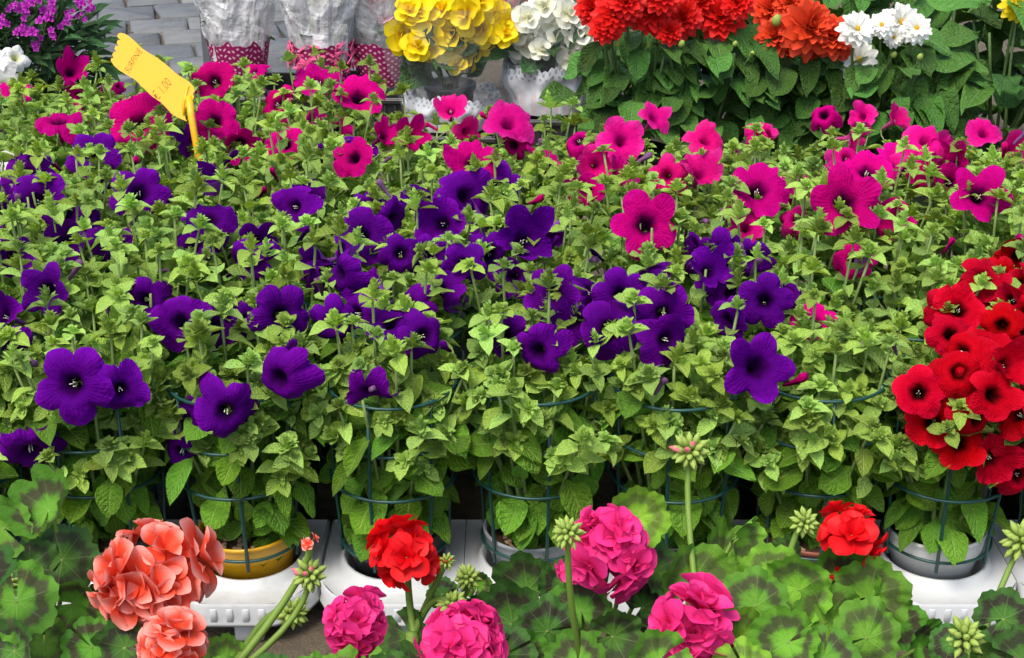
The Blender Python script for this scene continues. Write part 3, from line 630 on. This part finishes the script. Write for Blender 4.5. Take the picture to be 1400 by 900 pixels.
gv = []
for k in range(9): gv.append(leaf_g(.42, .5, -.25, .0, 2, 4, 0, .02, .8))
def bud_cluster(seed, mat, n=30, tipmat=None):
    rs = random.Random(seed); vs, fs = [], []; mi = []
    for k in range(n):
        z = 1 - 1.75 * (k + .5) / n; a = 2.4 * k; d = V((cos(a) * sqrt(1 - z * z), sin(a) * sqrt(1 - z * z), z)); L = rs.uniform(.8, 1.1); o = len(vs); e1 = d.orthogonal().normalized(); e2 = d.cross(e1)
        for s, r in ((.15, .04), (.4, .09), (.62, .17), (.8, .15), (.93, .07), (1.03, .01)):
            for i in range(6): t = i * pi / 3; vs.append(d * (s * L) + e1 * (cos(t) * r) + e2 * (sin(t) * r))
        for j in range(5):
            for i in range(6): fs.append((o + j * 6 + i, o + j * 6 + (i + 1) % 6, o + j * 6 + 6 + (i + 1) % 6, o + j * 6 + 6 + i)); mi.append(1 if (j >= 3 and k % 5 == 0 and tipmat) else 0)
    return mesh('bud_cluster', vs, fs, None, None, True, mi, [mat, tipmat or mat])
BC = {'salmon': bud_cluster(1, M_BUDG, 30, M_PKBL), 'red': bud_cluster(2, M_BUDG, 26, GER['red']), 'pink': bud_cluster(3, M_BUDG, 32)}
def ger_leaf_mesh(seed, mat, cup, pleat):
    rs = random.Random(seed); n, m = 85, 7; vs, fs, uv = [], [], []; p1, p2 = rs.uniform(0, 6), rs.uniform(0, 6); gap = rs.uniform(.12, .3)
    for j in range(m + 1):
        q = j / m
        for i in range(n):
            u = i / (n - 1); t = -pi / 2 + gap * (1 - .6 * q) + u * (2 * pi - 2 * gap * (1 - .6 * q)); l = abs(cos(3.5 * (t - pi / 2)))
            r = q * (1 - .13 * q * q * (1 - l ** .8) - .06 * q ** 4 * abs(sin(10.5 * (t - pi / 2)))) * (1 + .06 * sin(t + p1))
            z = cup * q * q + pleat * q ** 1.5 * (l - .5) + .12 * q * q * sin(2 * t + p1) + .10 * q * q * sin(3 * t + p2) + .07 * q ** 3 * sin(7 * t + p2) + .05 * q ** 4 * sin(14 * t + p1)
            vs.append(V((r * cos(t), r * sin(t), z))); uv.append((q * cos(t), q * sin(t)))
    for j in range(m):
        for i in range(n - 1): fs.append((j * n + i, j * n + n + i, j * n + n + i + 1, j * n + i + 1))
    return mesh('geranium_leaf', vs, fs, mat, uv)
GL = {k: [ger_leaf_mesh(s, m, c, p) for s, (c, p) in enumerate([(.2, .14), (.4, .16), (-.2, .16), (.6, .18)])] for k, m in dict(z=M_GLEAF, l=M_GLITE, d=M_GDARK).items()}
GPOT = mesh('pot', *lathe_g([(.04, 0), (.043, .001), (.055, .09), (.06, .092), (.06, .105), (.056, .105), (.053, .09), (.02, .088)], 32), M_BPOT)
def geranium(px, Y, label, heads, buds, leaves):
    X = at_Y(px, 800, Y).x; t = thing('geranium_plant', label, 'geranium', (X, Y, 0), 'geraniums standing before the white trays'); W0 = T(X, Y, 0); B = V((X, Y, 0))
    ob('pot', GPOT, t, W0); ob('soil', mesh('soil', *lathe_g([(.054, .0885), (.03, .094), (.001, .092)], 20), M_SOIL), t, W0)
    crown = V((X, Y, .19)); ob('main_stem', mesh('main_stem', *tube_g([V((0, 0, .085)), V((.004, 0, .14)), V((0, .003, .21))], .008, .006, 8), M_GSTEM), t, W0)
    def stalk(base, par, W, n, bend, r=.0042):
        iv = W.inverted(); tgt = crown + V((U(-.01, .01), U(-.01, .01), U(-.02, .015))); s = W.to_scale().x
        midp = base - n * .05 + V((bend, 0, -.02)); pts = [iv @ x for x in bez(base, midp, tgt, 8)]; ob('stalk', mesh('stalk', *tube_g(pts, r * .85 / s, r / s, 7), M_GSTEM), par, W)
    for hx, hy, sz, c, Yh, tilt, full in heads:
        p = at_Y(hx, hy, Yh); rad = metres(sz, p) * .5 * .94; n = (V((0, -.55, .8)) + CR * tilt).normalized(); nf = max(3, int(10.5 * full)); Wh = face(p, n, CR, rad)
        cv, cf = [], []
        hd = None; fl = []
        for k in range(nf):
            z = 1 - (1.35 if full >= 1 else 1.1) * (k + .5) / nf; a = 2.4 * k; d = V((cos(a) * sqrt(1 - z * z), sin(a) * sqrt(1 - z * z), z)); d = (d + V((U(-.2, .2), U(-.2, .2), U(-.2, .2)))).normalized(); d.z *= .8; fl.append((d, U(.34, .74)))
        ped = join(*[tube_g([V((0, 0, -.25)), d * .4 + V((0, 0, -.02)), d * e], .035, .03, 5) for d, e in fl]); hd = ob('flower_head', mesh('flower_head', *ped, M_GSTEM), t, Wh)
        for d, e in fl:
            dn = (d + V((U(-.25, .25), U(-.25, .25), U(-.1, .25)))).normalized(); q = face(d * e, dn, V((U(-1, 1), U(-1, 1), .2)), U(.46, .74)); ob('floret', random.choice(FLOR[c]), hd, Wh @ q)
        stalk(Wh @ V((0, 0, -.25)), hd, Wh, n, U(-.01, .01))
    for bx, by, sz, c, Yb, nx, nz in buds:
        p = at_Y(bx, by, Yb); s = metres(sz, p) * .5; n = V((nx, -.2, nz)).normalized(); Wb = face(p, n, CR, s); b = ob('bud_cluster', BC[c], t, Wb); stalk(p, b, Wb, n, U(-.01, .01), .0036)
    for lx, ly, sz, Yl, ax, ay, k in leaves:
        p = at_Y(lx, ly, Yl + U(-.05, .04)); s = metres(sz, p) * .5 * U(.68, .92); ax += U(-.38, .38); ay = max(.1, min(.9, ay + U(-.3, .05))); n = (CR * ax + ZUP * ay - V((0, 1, 0)) * sqrt(max(.04, 1 - ax * ax - ay * ay))).normalized(); out = (p - crown); out.z = 0
        if out.length < .02: out = V((U(-1, 1), -1, 0))
        Wl = face(p, n, out.normalized() + V((U(-.3, .3), U(-.3, .3), 0)), s); l = ob('leaf', random.choice(GL[k]), t, Wl)
        iv = Wl.inverted(); pts = [iv @ x for x in bez(p, p - n * .04 + V((0, 0, -.02)), crown + V((0, 0, U(-.06, .02))), 6)]; ob('leaf_stalk', mesh('leaf_stalk', *tube_g(pts, .0022 / s, .0026 / s, 6), M_GSTEM), l, Wl)
geranium(45, 1.27, 'geranium with big dark-zoned round leaves at the tray end, no open bloom', [], [(8, 800, 40, 'pink', 1.22, .1, .9)],
  [(66, 698, 142, 1.30, .0, .75, 'z'), (5, 722, 110, 1.32, -.2, .8, 'z'), (100, 825, 150, 1.24, .25, .35, 'z'), (22, 822, 130, 1.20, -.1, .7, 'z'), (85, 765, 120, 1.34, .1, .85, 'd'), (125, 885, 130, 1.2, .0, .75, 'z'), (20, 890, 120, 1.15, -.2, .7, 'd'), (150, 830, 100, 1.34, .2, .8, 'd'), (40, 775, 100, 1.32, 0, .8, 'd'), (60, 880, 120, 1.25, .1, .8, 'z'), (-20, 780, 120, 1.2, 0, .8, 'd')])
geranium(250, 1.17, 'geranium with salmon-orange flower heads in front of the yellow pot', [(212, 785, 172, 'salmon', 1.25, .0, 1.15), (234, 890, 122, 'salmon', 1.14, .05, 1.1), (424, 742, 36, 'salmon', 1.26, .0, .3)],
  [(424, 786, 52, 'salmon', 1.26, .2, .9), (400, 838, 50, 'pink', 1.3, .2, -.2)], [(170, 885, 110, 1.24, .0, .85, 'd'), (310, 900, 90, 1.24, .2, .85, 'z'), (300, 950, 120, 1.12, .2, .8, 'z'), (180, 960, 120, 1.12, -.2, .8, 'z'), (370, 930, 90, 1.2, .2, .8, 'd')])
geranium(560, 1.27, 'geranium with one scarlet flower head beside the pale grey tray', [(556, 762, 118, 'red', 1.28, -.05, .8)], [(610, 768, 26, 'red', 1.28, .5, .6), (640, 790, 40, 'pink', 1.33, .2, .8), (618, 826, 46, 'pink', 1.27, .3, -.3)],
  [(605, 812, 66, 1.36, .0, .7, 'd'), (652, 838, 70, 1.36, -.2, .7, 'd'), (560, 870, 110, 1.26, -.1, .8, 'd'), (620, 868, 110, 1.28, .1, .85, 'd'), (690, 792, 52, 1.4, .2, .8, 'l'), (520, 890, 90, 1.26, -.2, .8, 'z'), (590, 920, 120, 1.18, .0, .8, 'z'), (655, 800, 50, 1.42, .0, .7, 'z')])
geranium(490, 1.14, 'geranium with one round hot-pink head between salmon and scarlet geraniums', [(488, 852, 106, 'pink', 1.17, -.05, 1.1)], [], [(470, 930, 110, 1.12, -.1, .8, 'z'), (530, 935, 110, 1.1, .2, .8, 'd'), (430, 925, 100, 1.1, -.3, .8, 'z')])
geranium(650, 1.10, 'geranium with a low hot-pink head below the scarlet one', [(637, 882, 148, 'pink', 1.12, .0, 1.2)], [], [(705, 905, 110, 1.16, .2, .8, 'z'), (600, 960, 120, 1.06, -.1, .8, 'd'), (560, 925, 90, 1.12, -.2, .8, 'd')])
geranium(805, 1.22, 'geranium with hot-pink head and a tall green bud cluster, before the grey pot', [(832, 752, 142, 'pink', 1.27, .0, 1.15), (785, 780, 60, 'pink', 1.27, -.3, .4)], [(777, 728, 48, 'pink', 1.18, 0, 1)],
  [(720, 806, 120, 1.32, -.1, .65, 'd'), (700, 852, 130, 1.25, -.1, .8, 'd'), (748, 862, 130, 1.2, .0, .6, 'd'), (795, 835, 120, 1.26, .1, .6, 'z'), (838, 870, 130, 1.2, .2, .6, 'd'), (872, 706, 100, 1.34, .1, .65, 'l'), (690, 895, 120, 1.16, -.2, .8, 'd'), (880, 830, 110, 1.3, .2, .8, 'd'), (790, 905, 130, 1.12, .0, .8, 'z'), (895, 780, 110, 1.34, .2, .75, 'd'), (770, 800, 100, 1.34, 0, .75, 'd')])
geranium(985, 1.18, 'geranium with large hot-pink head, pale leaves and a tall stalk of opening buds', [(946, 856, 160, 'pink', 1.17, .0, 1.2)], [(944, 618, 58, 'salmon', 1.36, .1, 1)],
  [(945, 798, 140, 1.30, -.1, .65, 'z'), (990, 770, 110, 1.36, .1, .8, 'z'), (1012, 735, 86, 1.40, .3, .15, 'l'), (1032, 828, 120, 1.26, .1, .6, 'z'), (1010, 872, 100, 1.22, -.1, .7, 'l'), (1055, 790, 110, 1.32, .1, .75, 'l'), (1060, 880, 110, 1.2, .2, .7, 'z'), (900, 905, 110, 1.1, -.2, .8, 'z'), (1020, 920, 120, 1.12, .1, .8, 'l')])
geranium(1140, 1.20, 'geranium with scarlet flower head and curved bud stalk, before the white pot', [(1160, 735, 112, 'red', 1.32, .1, .55)], [(1150, 792, 60, 'red', 1.32, .1, -.5), (1100, 714, 42, 'pink', 1.3, .6, .6)],
  [(1092, 806, 140, 1.28, -.1, .6, 'l'), (1130, 850, 160, 1.22, .1, .55, 'z'), (1078, 878, 120, 1.18, -.2, .6, 'l'), (1186, 816, 135, 1.30, .1, .45, 'z'), (1185, 872, 160, 1.22, .1, .65, 'z'), (1228, 852, 105, 1.28, .3, .6, 'z'), (1125, 900, 140, 1.15, .0, .7, 'z'), (1255, 886, 120, 1.24, .2, .75, 'z'), (1150, 800, 120, 1.34, .0, .8, 'z'), (1080, 760, 70, 1.38, -.2, .7, 'd')])
geranium(1345, 1.22, 'geranium with dark leaves and only green buds, in front of the white tray end', [], [(1318, 872, 62, 'pink', 1.22, .3, .75), (1398, 740, 60, 'pink', 1.34, .2, .8)],
  [(1372, 846, 95, 1.28, .0, .85, 'd'), (1396, 862, 110, 1.26, .1, .75, 'd'), (1345, 892, 110, 1.22, -.1, .8, 'd'), (1290, 900, 100, 1.2, -.2, .8, 'z'), (1400, 905, 120, 1.16, .1, .8, 'd'), (1300, 880, 80, 1.25, -.2, .85, 'd')])
# ------------------------------------------------------------------ dahlias behind the petunias
DAH = {k: [rosette('dahlia_flower', m, [(12, -14, 1.0, .52, .12, .12, 0), (12, 8, .98, .52, .15, .1, .06), (12, 26, .9, .48, .2, .06, .12), (11, 42, .8, .46, .25, .02, .18), (10, 58, .66, .42, .35, 0, .22), (9, 74, .5, .36, .45, -.1, .26)][:n], s) for s in range(3)] for k, m, n in (('r', M_DRED, 6), ('o', M_DORA, 6), ('w', M_DWHI, 3), ('y', M_BYEL, 4))}
YC = mesh('centre', *lathe_g([(.16, .12), (.17, .2), (.12, .27), (.001, .29)], 12), M_YCEN)
DBUD = mesh('bud', *lathe_g([(.02, -.9), (.1, -.8), (.5, -.5), (.62, 0), (.4, .6), (.05, .85)], 10), M_BUDG)
def dahlia(px, Y, label, k, heads, buds, n_leaf, spread, ztop, big=1.0):
    X = at_Y(px, 150, Y).x; t = thing('dahlia_plant', label, 'dahlia', (X, Y, 0), 'dahlias behind the petunias'); W0 = T(X, Y, 0); B = V((X, Y, 0))
    ob('pot', mesh('pot', *lathe_g([(.05, 0), (.052, .001), (.068, .11), (.073, .112), (.073, .125), (.068, .125), (.06, .11), (.001, .108)], 28), M_BPOT), t, W0)
    for hx, hy, sz, kk in heads:
        p = at_Y(hx, hy, Y - U(.02, .14)); rad = metres(sz, p) * .5; n = V((U(-.35, .35), -.75, U(.35, .8))).normalized(); Wd = face(p, n, V((U(-1, 1), 0, 1)), rad); fl = ob('flower', random.choice(DAH[kk]), t, Wd)
        if kk in 'wy': ob('centre', YC, fl, Wd)
        iv = Wd.inverted(); pts = [iv @ x for x in bez(p, p - n * .04 - V((0, 0, .06)), V((X + U(-.03, .03), Y + U(-.03, .03), .11)), 7)]; ob('flower_stalk', mesh('flower_stalk', *tube_g(pts, .0028 / rad, .004 / rad, 6), M_DSTEM), fl, Wd)
    for hx, hy, sz in buds:
        p = at_Y(hx, hy, Y - U(.08, .16)); n = V((U(-.4, .4), -.4, .7)).normalized(); s = metres(sz, p) * .5; Wd = face(p, n, CR, s); fl = ob('bud', DBUD, t, Wd); iv = Wd.inverted()
        pts = [iv @ x for x in bez(p - n * s * .8, p - n * .04, V((X, Y, .15)), 5)]; ob('bud_stalk', mesh('bud_stalk', *tube_g(pts, .0018 / s, .0025 / s, 5), M_DSTEM), fl, Wd)
    st = ob('main_stem', mesh('main_stem', *join(*[tube_g(bez(V((U(-.02, .02), U(-.02, .02), .1)), V((cos(a) * .05, sin(a) * .05, .2)), V((cos(a) * .1, sin(a) * .1, ztop - .06)), 5), .005, .003, 6) for a in (0, 1.3, 2.5, 3.8, 5.1)]), M_DSTEM), t, W0)
    for j in range(n_leaf):
        a = 2.4 * j + U(-.3, .3); q = sqrt((j + .5) / n_leaf); h = .12 + (ztop - .12) * (1 - .3 * q * q) * U(.25, 1.08); rr = spread * q * U(.5, 1); p = V((X + cos(a) * rr, Y + sin(a) * rr * .8, h)); el = U(-.75, .35); rad = V((cos(a), sin(a) - .35, 0)).normalized(); d = rad * cos(el) + ZUP * sin(el)
        ob('leaf', random.choice(L_DAH), t, frame(p, d, ZUP * cos(el) - rad * sin(el) + V((0, -.5, 0)), U(.06, .105) * big, None))
dahlia(876, 3.24, 'scarlet double dahlia plant beside the cream begonia wrap', 'r', [(838, 22, 58, 'r'), (884, 18, 66, 'r'), (856, 4, 56, 'r'), (810, 12, 50, 'r'), (905, -4, 56, 'r'), (826, 40, 46, 'r')], [(844, 60, 14), (887, 62, 13), (902, 56, 10)], 100, .145, .42)
dahlia(968, 3.26, 'scarlet double dahlia plant between the other scarlet and the orange one', 'r', [(932, 26, 58, 'r'), (987, 26, 66, 'r'), (955, 4, 56, 'r'), (1008, 4, 50, 'r'), (915, 45, 40, 'r')], [(932, 60, 15), (1005, 60, 12), (1028, 74, 13)], 110, .18, .42)
dahlia(1095, 3.30, 'orange-red double dahlia plant beside the white dahlia', 'o', [(1060, 52, 58, 'o'), (1102, 40, 84, 'o'), (1138, 52, 62, 'o'), (1110, 66, 48, 'o'), (1050, 14, 54, 'o'), (1080, 6, 52, 'o'), (1075, 64, 40, 'o'), (1150, 66, 36, 'o')], [(1062, 28, 24)], 110, .19, .40)
dahlia(1210, 3.22, 'white dahlia plant with yellow flower centres', 'w', [(1170, 42, 52, 'w'), (1174, 84, 54, 'w'), (1230, 32, 54, 'w'), (1252, 40, 44, 'w'), (1205, 36, 40, 'w'), (1222, 52, 28, 'w')], [(1222, 75, 14), (1258, 78, 14)], 120, .2, .40)
dahlia(1375, 3.25, 'broad-leaved dahlia plant with one yellow bloom', 'y', [(1392, 8, 50, 'y')], [], 60, .22, .46, 1.6)
dahlia(1290, 3.55, 'leafy dahlia plant without blooms behind the white dahlia', 'r', [], [], 80, .26, .56, 1.25)
dahlia(1140, 3.70, 'leafy dahlia plant without blooms behind the orange dahlia', 'r', [], [], 80, .26, .54, 1.1)
dahlia(930, 3.75, 'leafy dahlia plant behind the scarlet dahlias', 'r', [(900, -8, 40, 'r')], [], 80, .26, .50)
dahlia(735, 4.15, 'red dahlia plant behind the cream and yellow begonias', 'r', [(712, 8, 54, 'r'), (745, -2, 50, 'r'), (690, -2, 44, 'r'), (790, 4, 44, 'r')], [], 70, .22, .42)
# ------------------------------------------------------------------ magenta bush
bs = thing('lobelia_bush', 'bushy plant with small purple-pink blossoms beside the grey stone setts', 'bush', at_Y(30, 90, 3.45).xy.to_3d()); BX = bs.location.copy(); W0 = T(BX)
ob('pot', mesh('pot', *lathe_g([(.08, 0), (.082, .001), (.1, .13), (.107, .132), (.107, .15), (.1, .15), (.09, .13), (.001, .128)], 28), M_BPOT), bs, W0)
tw = join(*[tube_g(bez(V((0, 0, .12)), V((cos(a) * .05, sin(a) * .05, .25)), V((cos(a) * r, sin(a) * r, h)), 5), .004, .002, 5) for a, r, h in [(U(0, 6.3), U(.05, .18), U(.25, .46)) for _ in range(22)]]); ob('twigs', mesh('twigs', *tw, M_DSTEM), bs, W0)
LB = rosette('blossom', M_LILA, [(5, 20, 1, .7, .2, .2, 0), (3, 50, .6, .6, .3, .1, .05)], 3)
def ell(): 
    d = V((U(-1, 1), U(-1, 1), U(-1, 1)))
    while d.length > 1 or d.length < .2: d = V((U(-1, 1), U(-1, 1), U(-1, 1)))
    return d.normalized() * (d.length ** .35)
for k in range(290):
    d = ell(); p = BX + V((d.x * .20, d.y * .18, .29 + d.z * .19)); n = (d + V((U(-.5, .5), U(-.5, .5), U(-.3, .6)))).normalized(); ob('leaf', random.choice(L_BUS), bs, frame(p, n, ZUP + V((U(-.4, .4), -.5, 0)), U(.045, .07), U(.05, .08)))
bg, bf, bu = [], [], []
for k in range(1500):
    d = ell() * U(.5, 1); p = V((d.x * .20, d.y * .18, .27 + d.z * .2)); n = (d + V((U(-.6, .6), U(-.6, .6), U(-.3, .6)))).normalized(); lv, lf, lu = leaf_g(.34, .3, .2, .1, 2, 3); m = frame(p, n, ZUP + V((U(-.4, .4), -.5, 0)), U(.035, .06), U(.04, .07)); o_ = len(bg); bg += [m @ x for x in lv]; bf += [tuple(i + o_ for i in x) for x in lf]; bu += lu
tag(ob('foliage', mesh('foliage', bg, bf, M_BUSH, bu), bs, W0), None, None, None, 'stuff')
for bx, by, s in ((33, 8, 18), (62, 23, 18), (33, 20, 14), (75, 8, 16), (28, 42, 16), (46, 43, 18), (75, 44, 13), (107, 5, 14), (120, 14, 12), (98, 20, 11), (16, 12, 12), (112, 26, 9), (5, 30, 14), (88, 30, 10), (52, 4, 14), (128, 8, 10), (50, 60, 12)):
    p = at_Y(bx, by, 3.27 if bx < 90 else 3.36)
    for q in range(4): pp = p + V((U(-.012, .012), U(-.01, .01), U(-.01, .012))); ob('blossom', LB, bs, face(pp, V((U(-.5, .5), -.7, U(0, .8))), CU, metres(s, p) * .42))
# ------------------------------------------------------------------ wrapped pot plants
def wrap_g(r0, r1, h0, h1, seed, n=72, m=12, crk=.05, squeeze=.8, scallop=0, flare=1.0):
    vs, fs, uv = [], [], []
    for j in range(m + 1):
        t = j / m; r = r0 + (r1 - r0) * t ** flare
        for k in range(n):
            a = 2 * pi * k / n; nz = noise.noise(V((cos(a) * 2.2, sin(a) * 2.2, t * 2.5 + seed * 9))) + .5 * noise.noise(V((cos(a) * 6, sin(a) * 6, t * 6 + seed * 5))); rr = r * (1 + crk * nz * 2 * (.4 + t)); z = h0 + (h1 - h0) * t + (.02 * noise.noise(V((cos(a) * 3, sin(a) * 3, seed))) * t)
            if scallop and j == m: z += scallop * abs(sin(a * 24))
            vs.append(V((rr * cos(a), rr * sin(a) * squeeze, z))); uv.append((k / n, t))
    for j in range(m):
        for k in range(n): fs.append((j * n + k, j * n + (k + 1) % n, j * n + n + (k + 1) % n, j * n + n + k))
    return vs, fs, uv
BEG = {k: [rosette('bloom', m, [(5, 4, 1.0, 1.1, .15, .15, 0), (4, 28, .85, 1.05, .25, .08, .06), (3, 55, .58, .8, .5, 0, .1)], s) for s in range(3)] for k, m in (('y', M_BYEL), ('w', M_BWHI), ('p', M_PKBL))}
def put(t, name, g, mat, W, kind=None): o = ob(name, mesh(name, g[0], g[1], mat, g[2] if len(g) > 2 else None), t, W); return o
def wrapped(px, Y, base, label, k, blooms, r0, r1, hs, hf, sleeve, fmat, nleaf, seed, fl0=None):
    X = at_Y(px, 100, Y).x; t = thing('wrapped_begonia', label, 'wrapped plant', (X, Y, base), 'begonias wrapped in clear film'); W0 = T(X, Y, base)
    ob('pot', mesh('pot', *lathe_g([(.045, 0), (.047, .001), (.06, .09), (.065, .092), (.065, .105), (.06, .105), (.05, .092), (.001, .09)], 28), M_BPOT), t, W0)
    put(t, 'paper_sleeve', wrap_g(r0, r0 + (r1 - r0) * hs / hf, .002, hs, seed, 192, 8, .075, .85, .007), M_SLEEVE, W0)
    put(t, 'clear_film', wrap_g(r0 * 1.04, r1, .004, hf, seed + .3, 90, 14, .10, .85), fmat, W0)
    st = []
    for bx, by, sz in blooms:
        p = at_Y(bx, by, Y - U(.03, r1 * .7)); s = metres(sz, p) * .5 * 1.2; n = V((U(-.5, .5), -.8, U(.0, .8))).normalized(); ob('bloom', random.choice(BEG[k]), t, face(p, n, V((U(-1, 1), 0, 1)), s))
        q = p - V((X, Y, base)); st.append(tube_g(bez(V((U(-.02, .02), U(-.02, .02), .09)), V((q.x * .4, q.y * .4, q.z * .7)), q - n * .005, 5), .003, .002, 5))
    ob('stems', mesh('stems', *join(*st), M_DSTEM), t, W0)
    for j in range(nleaf):
        a = 2.4 * j; h = U(.1, hf * .72); rr = (r0 + (r1 - r0) * h / hf) * U(.4, .82); p = V((X + cos(a) * rr * .7, Y + sin(a) * rr * .7, base + h)); el = U(-.3, .7); rad = V((cos(a), sin(a), 0)); d = rad * cos(el) * .6 + ZUP * (sin(el) + .2); ob('leaf', random.choice(L_BEG), t, frame(p, d, ZUP + V((0, -1.2, 0)), U(.055, .085)))
wrapped(748, 3.62, .113, 'cream-white begonia in clear film with white lace-edged paper sleeve', 'w', [(745, 10, 38), (720, 25, 36), (775, 20, 38), (752, 32, 42), (722, 60, 48), (790, 45, 40), (705, 45, 34), (800, 62, 40), (738, 70, 30), (782, 82, 36), (765, 55, 36), (793, 25, 30), (710, 75, 26), (730, 42, 34), (798, 85, 26)],   .095, .142, .115, .29, M_SLEEVE, M_FILM, 26, 1)
wrapped(615, 3.60, .078, 'bright yellow begonia in clear film beside the cream begonia', 'y', [(575, 20, 50), (548, 45, 44), (590, 58, 50), (622, 45, 46), (640, 18, 50), (660, 40, 48), (680, 20, 38), (650, 60, 44), (560, 15, 40), (638, 75, 38), (690, 48, 36), (570, 65, 38), (605, 15, 40), (655, -2, 44), (625, 88, 28), (548, 60, 32), (692, 30, 34)], .105, .172, .085, .32, M_SLEEVE, M_FILM, 34, 2)
# foil-wrapped pots on the trolley
def foil_pot(px, Y, base, label, k, blooms, seed, fm, open_front):
    X = at_Y(px, 60, Y).x; t = thing('wrapped_pot_plant', label, 'wrapped plant', (X, Y, base), 'wrapped pot plants on the black trays'); W0 = T(X, Y, base)
    put(t, 'pot_cover', wrap_g(.068, .088, 0, .12, seed + 3, 48, 5, .012, 1), M_DOTS, W0); fw = put(t, 'film_wrap', wrap_g(.08, .125, .07, .36, seed, 60, 14, .12, .9), fm, W0); fw.data.polygons.foreach_set('use_smooth', [False] * len(fw.data.polygons))
    if open_front:
        g = []
        for j in range(150):
            a = U(0, 6.3); rr = .084 + U(0, .012); h = U(.05, .125); v, f = box_g(-.012, .012, -.001, .001, -.003, .003); m = T(cos(a) * rr, sin(a) * rr, h) @ Matrix.Rotation(a + 1.57, 4, 'Z') @ Matrix.Rotation(U(-1, 1), 4, 'Y') @ Matrix.Rotation(U(-.6, .6), 4, 'X'); g.append(([m @ p for p in v], f))
        tag(ob('paper_shreds', mesh('paper_shreds', *join(*g), M_PINKP, None, False), t, W0), None, None, None, 'stuff')
    st = []
    for bx, by, sz in blooms:
        p = at_Y(bx, by, Y - U(-.02, .08)); ob('bloom', random.choice(BEG[k]), t, face(p, V((U(-.5, .5), -.8, U(0, .8))), ZUP, metres(sz, p) * .5)); q = p - V((X, Y, base)); st.append(tube_g(bez(V((0, 0, .06)), V((q.x * .5, q.y * .5, q.z * .6)), q, 4), .003, .002, 5))
    ob('stems', mesh('stems', *join(*st), M_DSTEM), t, W0)
    for j in range(14): a = 2.4 * j; p = V((X + cos(a) * .04, Y + sin(a) * .04, base + U(.1, .28))); ob('leaf', random.choice(L_BEG), t, frame(p, V((cos(a), sin(a), .6)), ZUP, U(.04, .06)))
foil_pot(326, 4.05, .07, 'silver-wrapped plant in a dark pink polka-dot pot cover', 'w', [(300, -20, 30), (330, -25, 30), (350, -18, 30)], 1, M_FOIL, False)
foil_pot(440, 4.0, .075, 'silver-wrapped plant with shredded bright pink paper round its pot', 'w', [(432, 0, 26), (452, 4, 26), (470, -6, 24), (415, -8, 24), (445, 12, 20)], 2, M_FOIL, True)
foil_pot(522, 4.05, .07, 'grey film-wrapped plant with pale pink blooms beside the yellow begonia', 'p', [(520, 8, 36), (530, 22, 32), (512, -6, 30), (540, 4, 30)], 3, M_FOIL2, False)
def crate(px, Y, wd, dp, hh, base, label):
    X = at_Y(px, 95, Y).x; t = thing('plant_crate', label, 'crate', (X, Y, base), 'black plastic crates behind the petunias'); W0 = T(X, Y, base); th = .006
    ob('floor', mesh('floor', *box_g(-wd, wd, -dp, dp, 0, .006), M_BLACK, None, False), t, W0)
    for nm, b in (('front_wall', (-wd, wd, -dp - th, -dp)), ('back_wall', (-wd, wd, dp, dp + th)), ('side_wall', (-wd - th, -wd, -dp, dp)), ('side_wall', (wd, wd + th, -dp, dp))): ob(nm, mesh(nm, *box_g(*b, .001, hh, .002), M_BLACK, None, False), t, W0)
    ob('rim', mesh('rim', *box_g(-wd - .008, wd + .008, -dp - .014, -dp - th - .001, hh - .014, hh - .002, .002), M_BLACK, None, False), t, W0)
    rm = mesh('rib', *box_g(-.003, .003, -dp - .011, -dp - th - .0008, .004, hh - .016, .001), M_BLACK, None, False); k = -wd + .02
    while k < wd - .01: ob('rib', rm, t, W0 @ T(k, 0, 0)); k += .028
crate(372, 4.05, .15, .13, .062, .0, 'black ribbed plastic crate under the polka-dot pot')
crate(500, 4.05, .125, .15, .064, .0, 'black ribbed plastic crate under the pink shredded-paper pot')
crate(752, 3.64, .105, .10, .108, .0, 'black plastic crate under the cream begonia')
crate(613, 3.62, .11, .11, .074, .0, 'black plastic crate under the yellow begonia')
tr_ = thing('plant_trolley', 'steel flower trolley frame with upright post beside the polka-dot pot', 'trolley', at_Y(282, 85, 4.25).xy.to_3d()); TX = tr_.location.copy()
for dx, dy in ((0, 0), (.62, 0), (.62, .4), (0.03, .45)):
    W_ = T(TX + V((dx, dy, 0))); ob('post', mesh('post', *join(box_g(-.008, .008, -.002, .002, 0, 1.3), box_g(.0085, .011, -.004, .022, 0, 1.3)), M_STEEL, None, False), tr_, W_)
ob('shelf', mesh('shelf', *box_g(-.02, .66, -.0, .46, .5, .52, .004), M_STEEL, None, False), tr_, T(TX)) if False else None
ob('rail', mesh('rail', *box_g(.02, .60, .004, .02, .86, .89, .003), M_STEEL, None, False), tr_, T(TX))
print('objects', len(bpy.data.objects), 'plants', len(plants), 'setts', cnt)
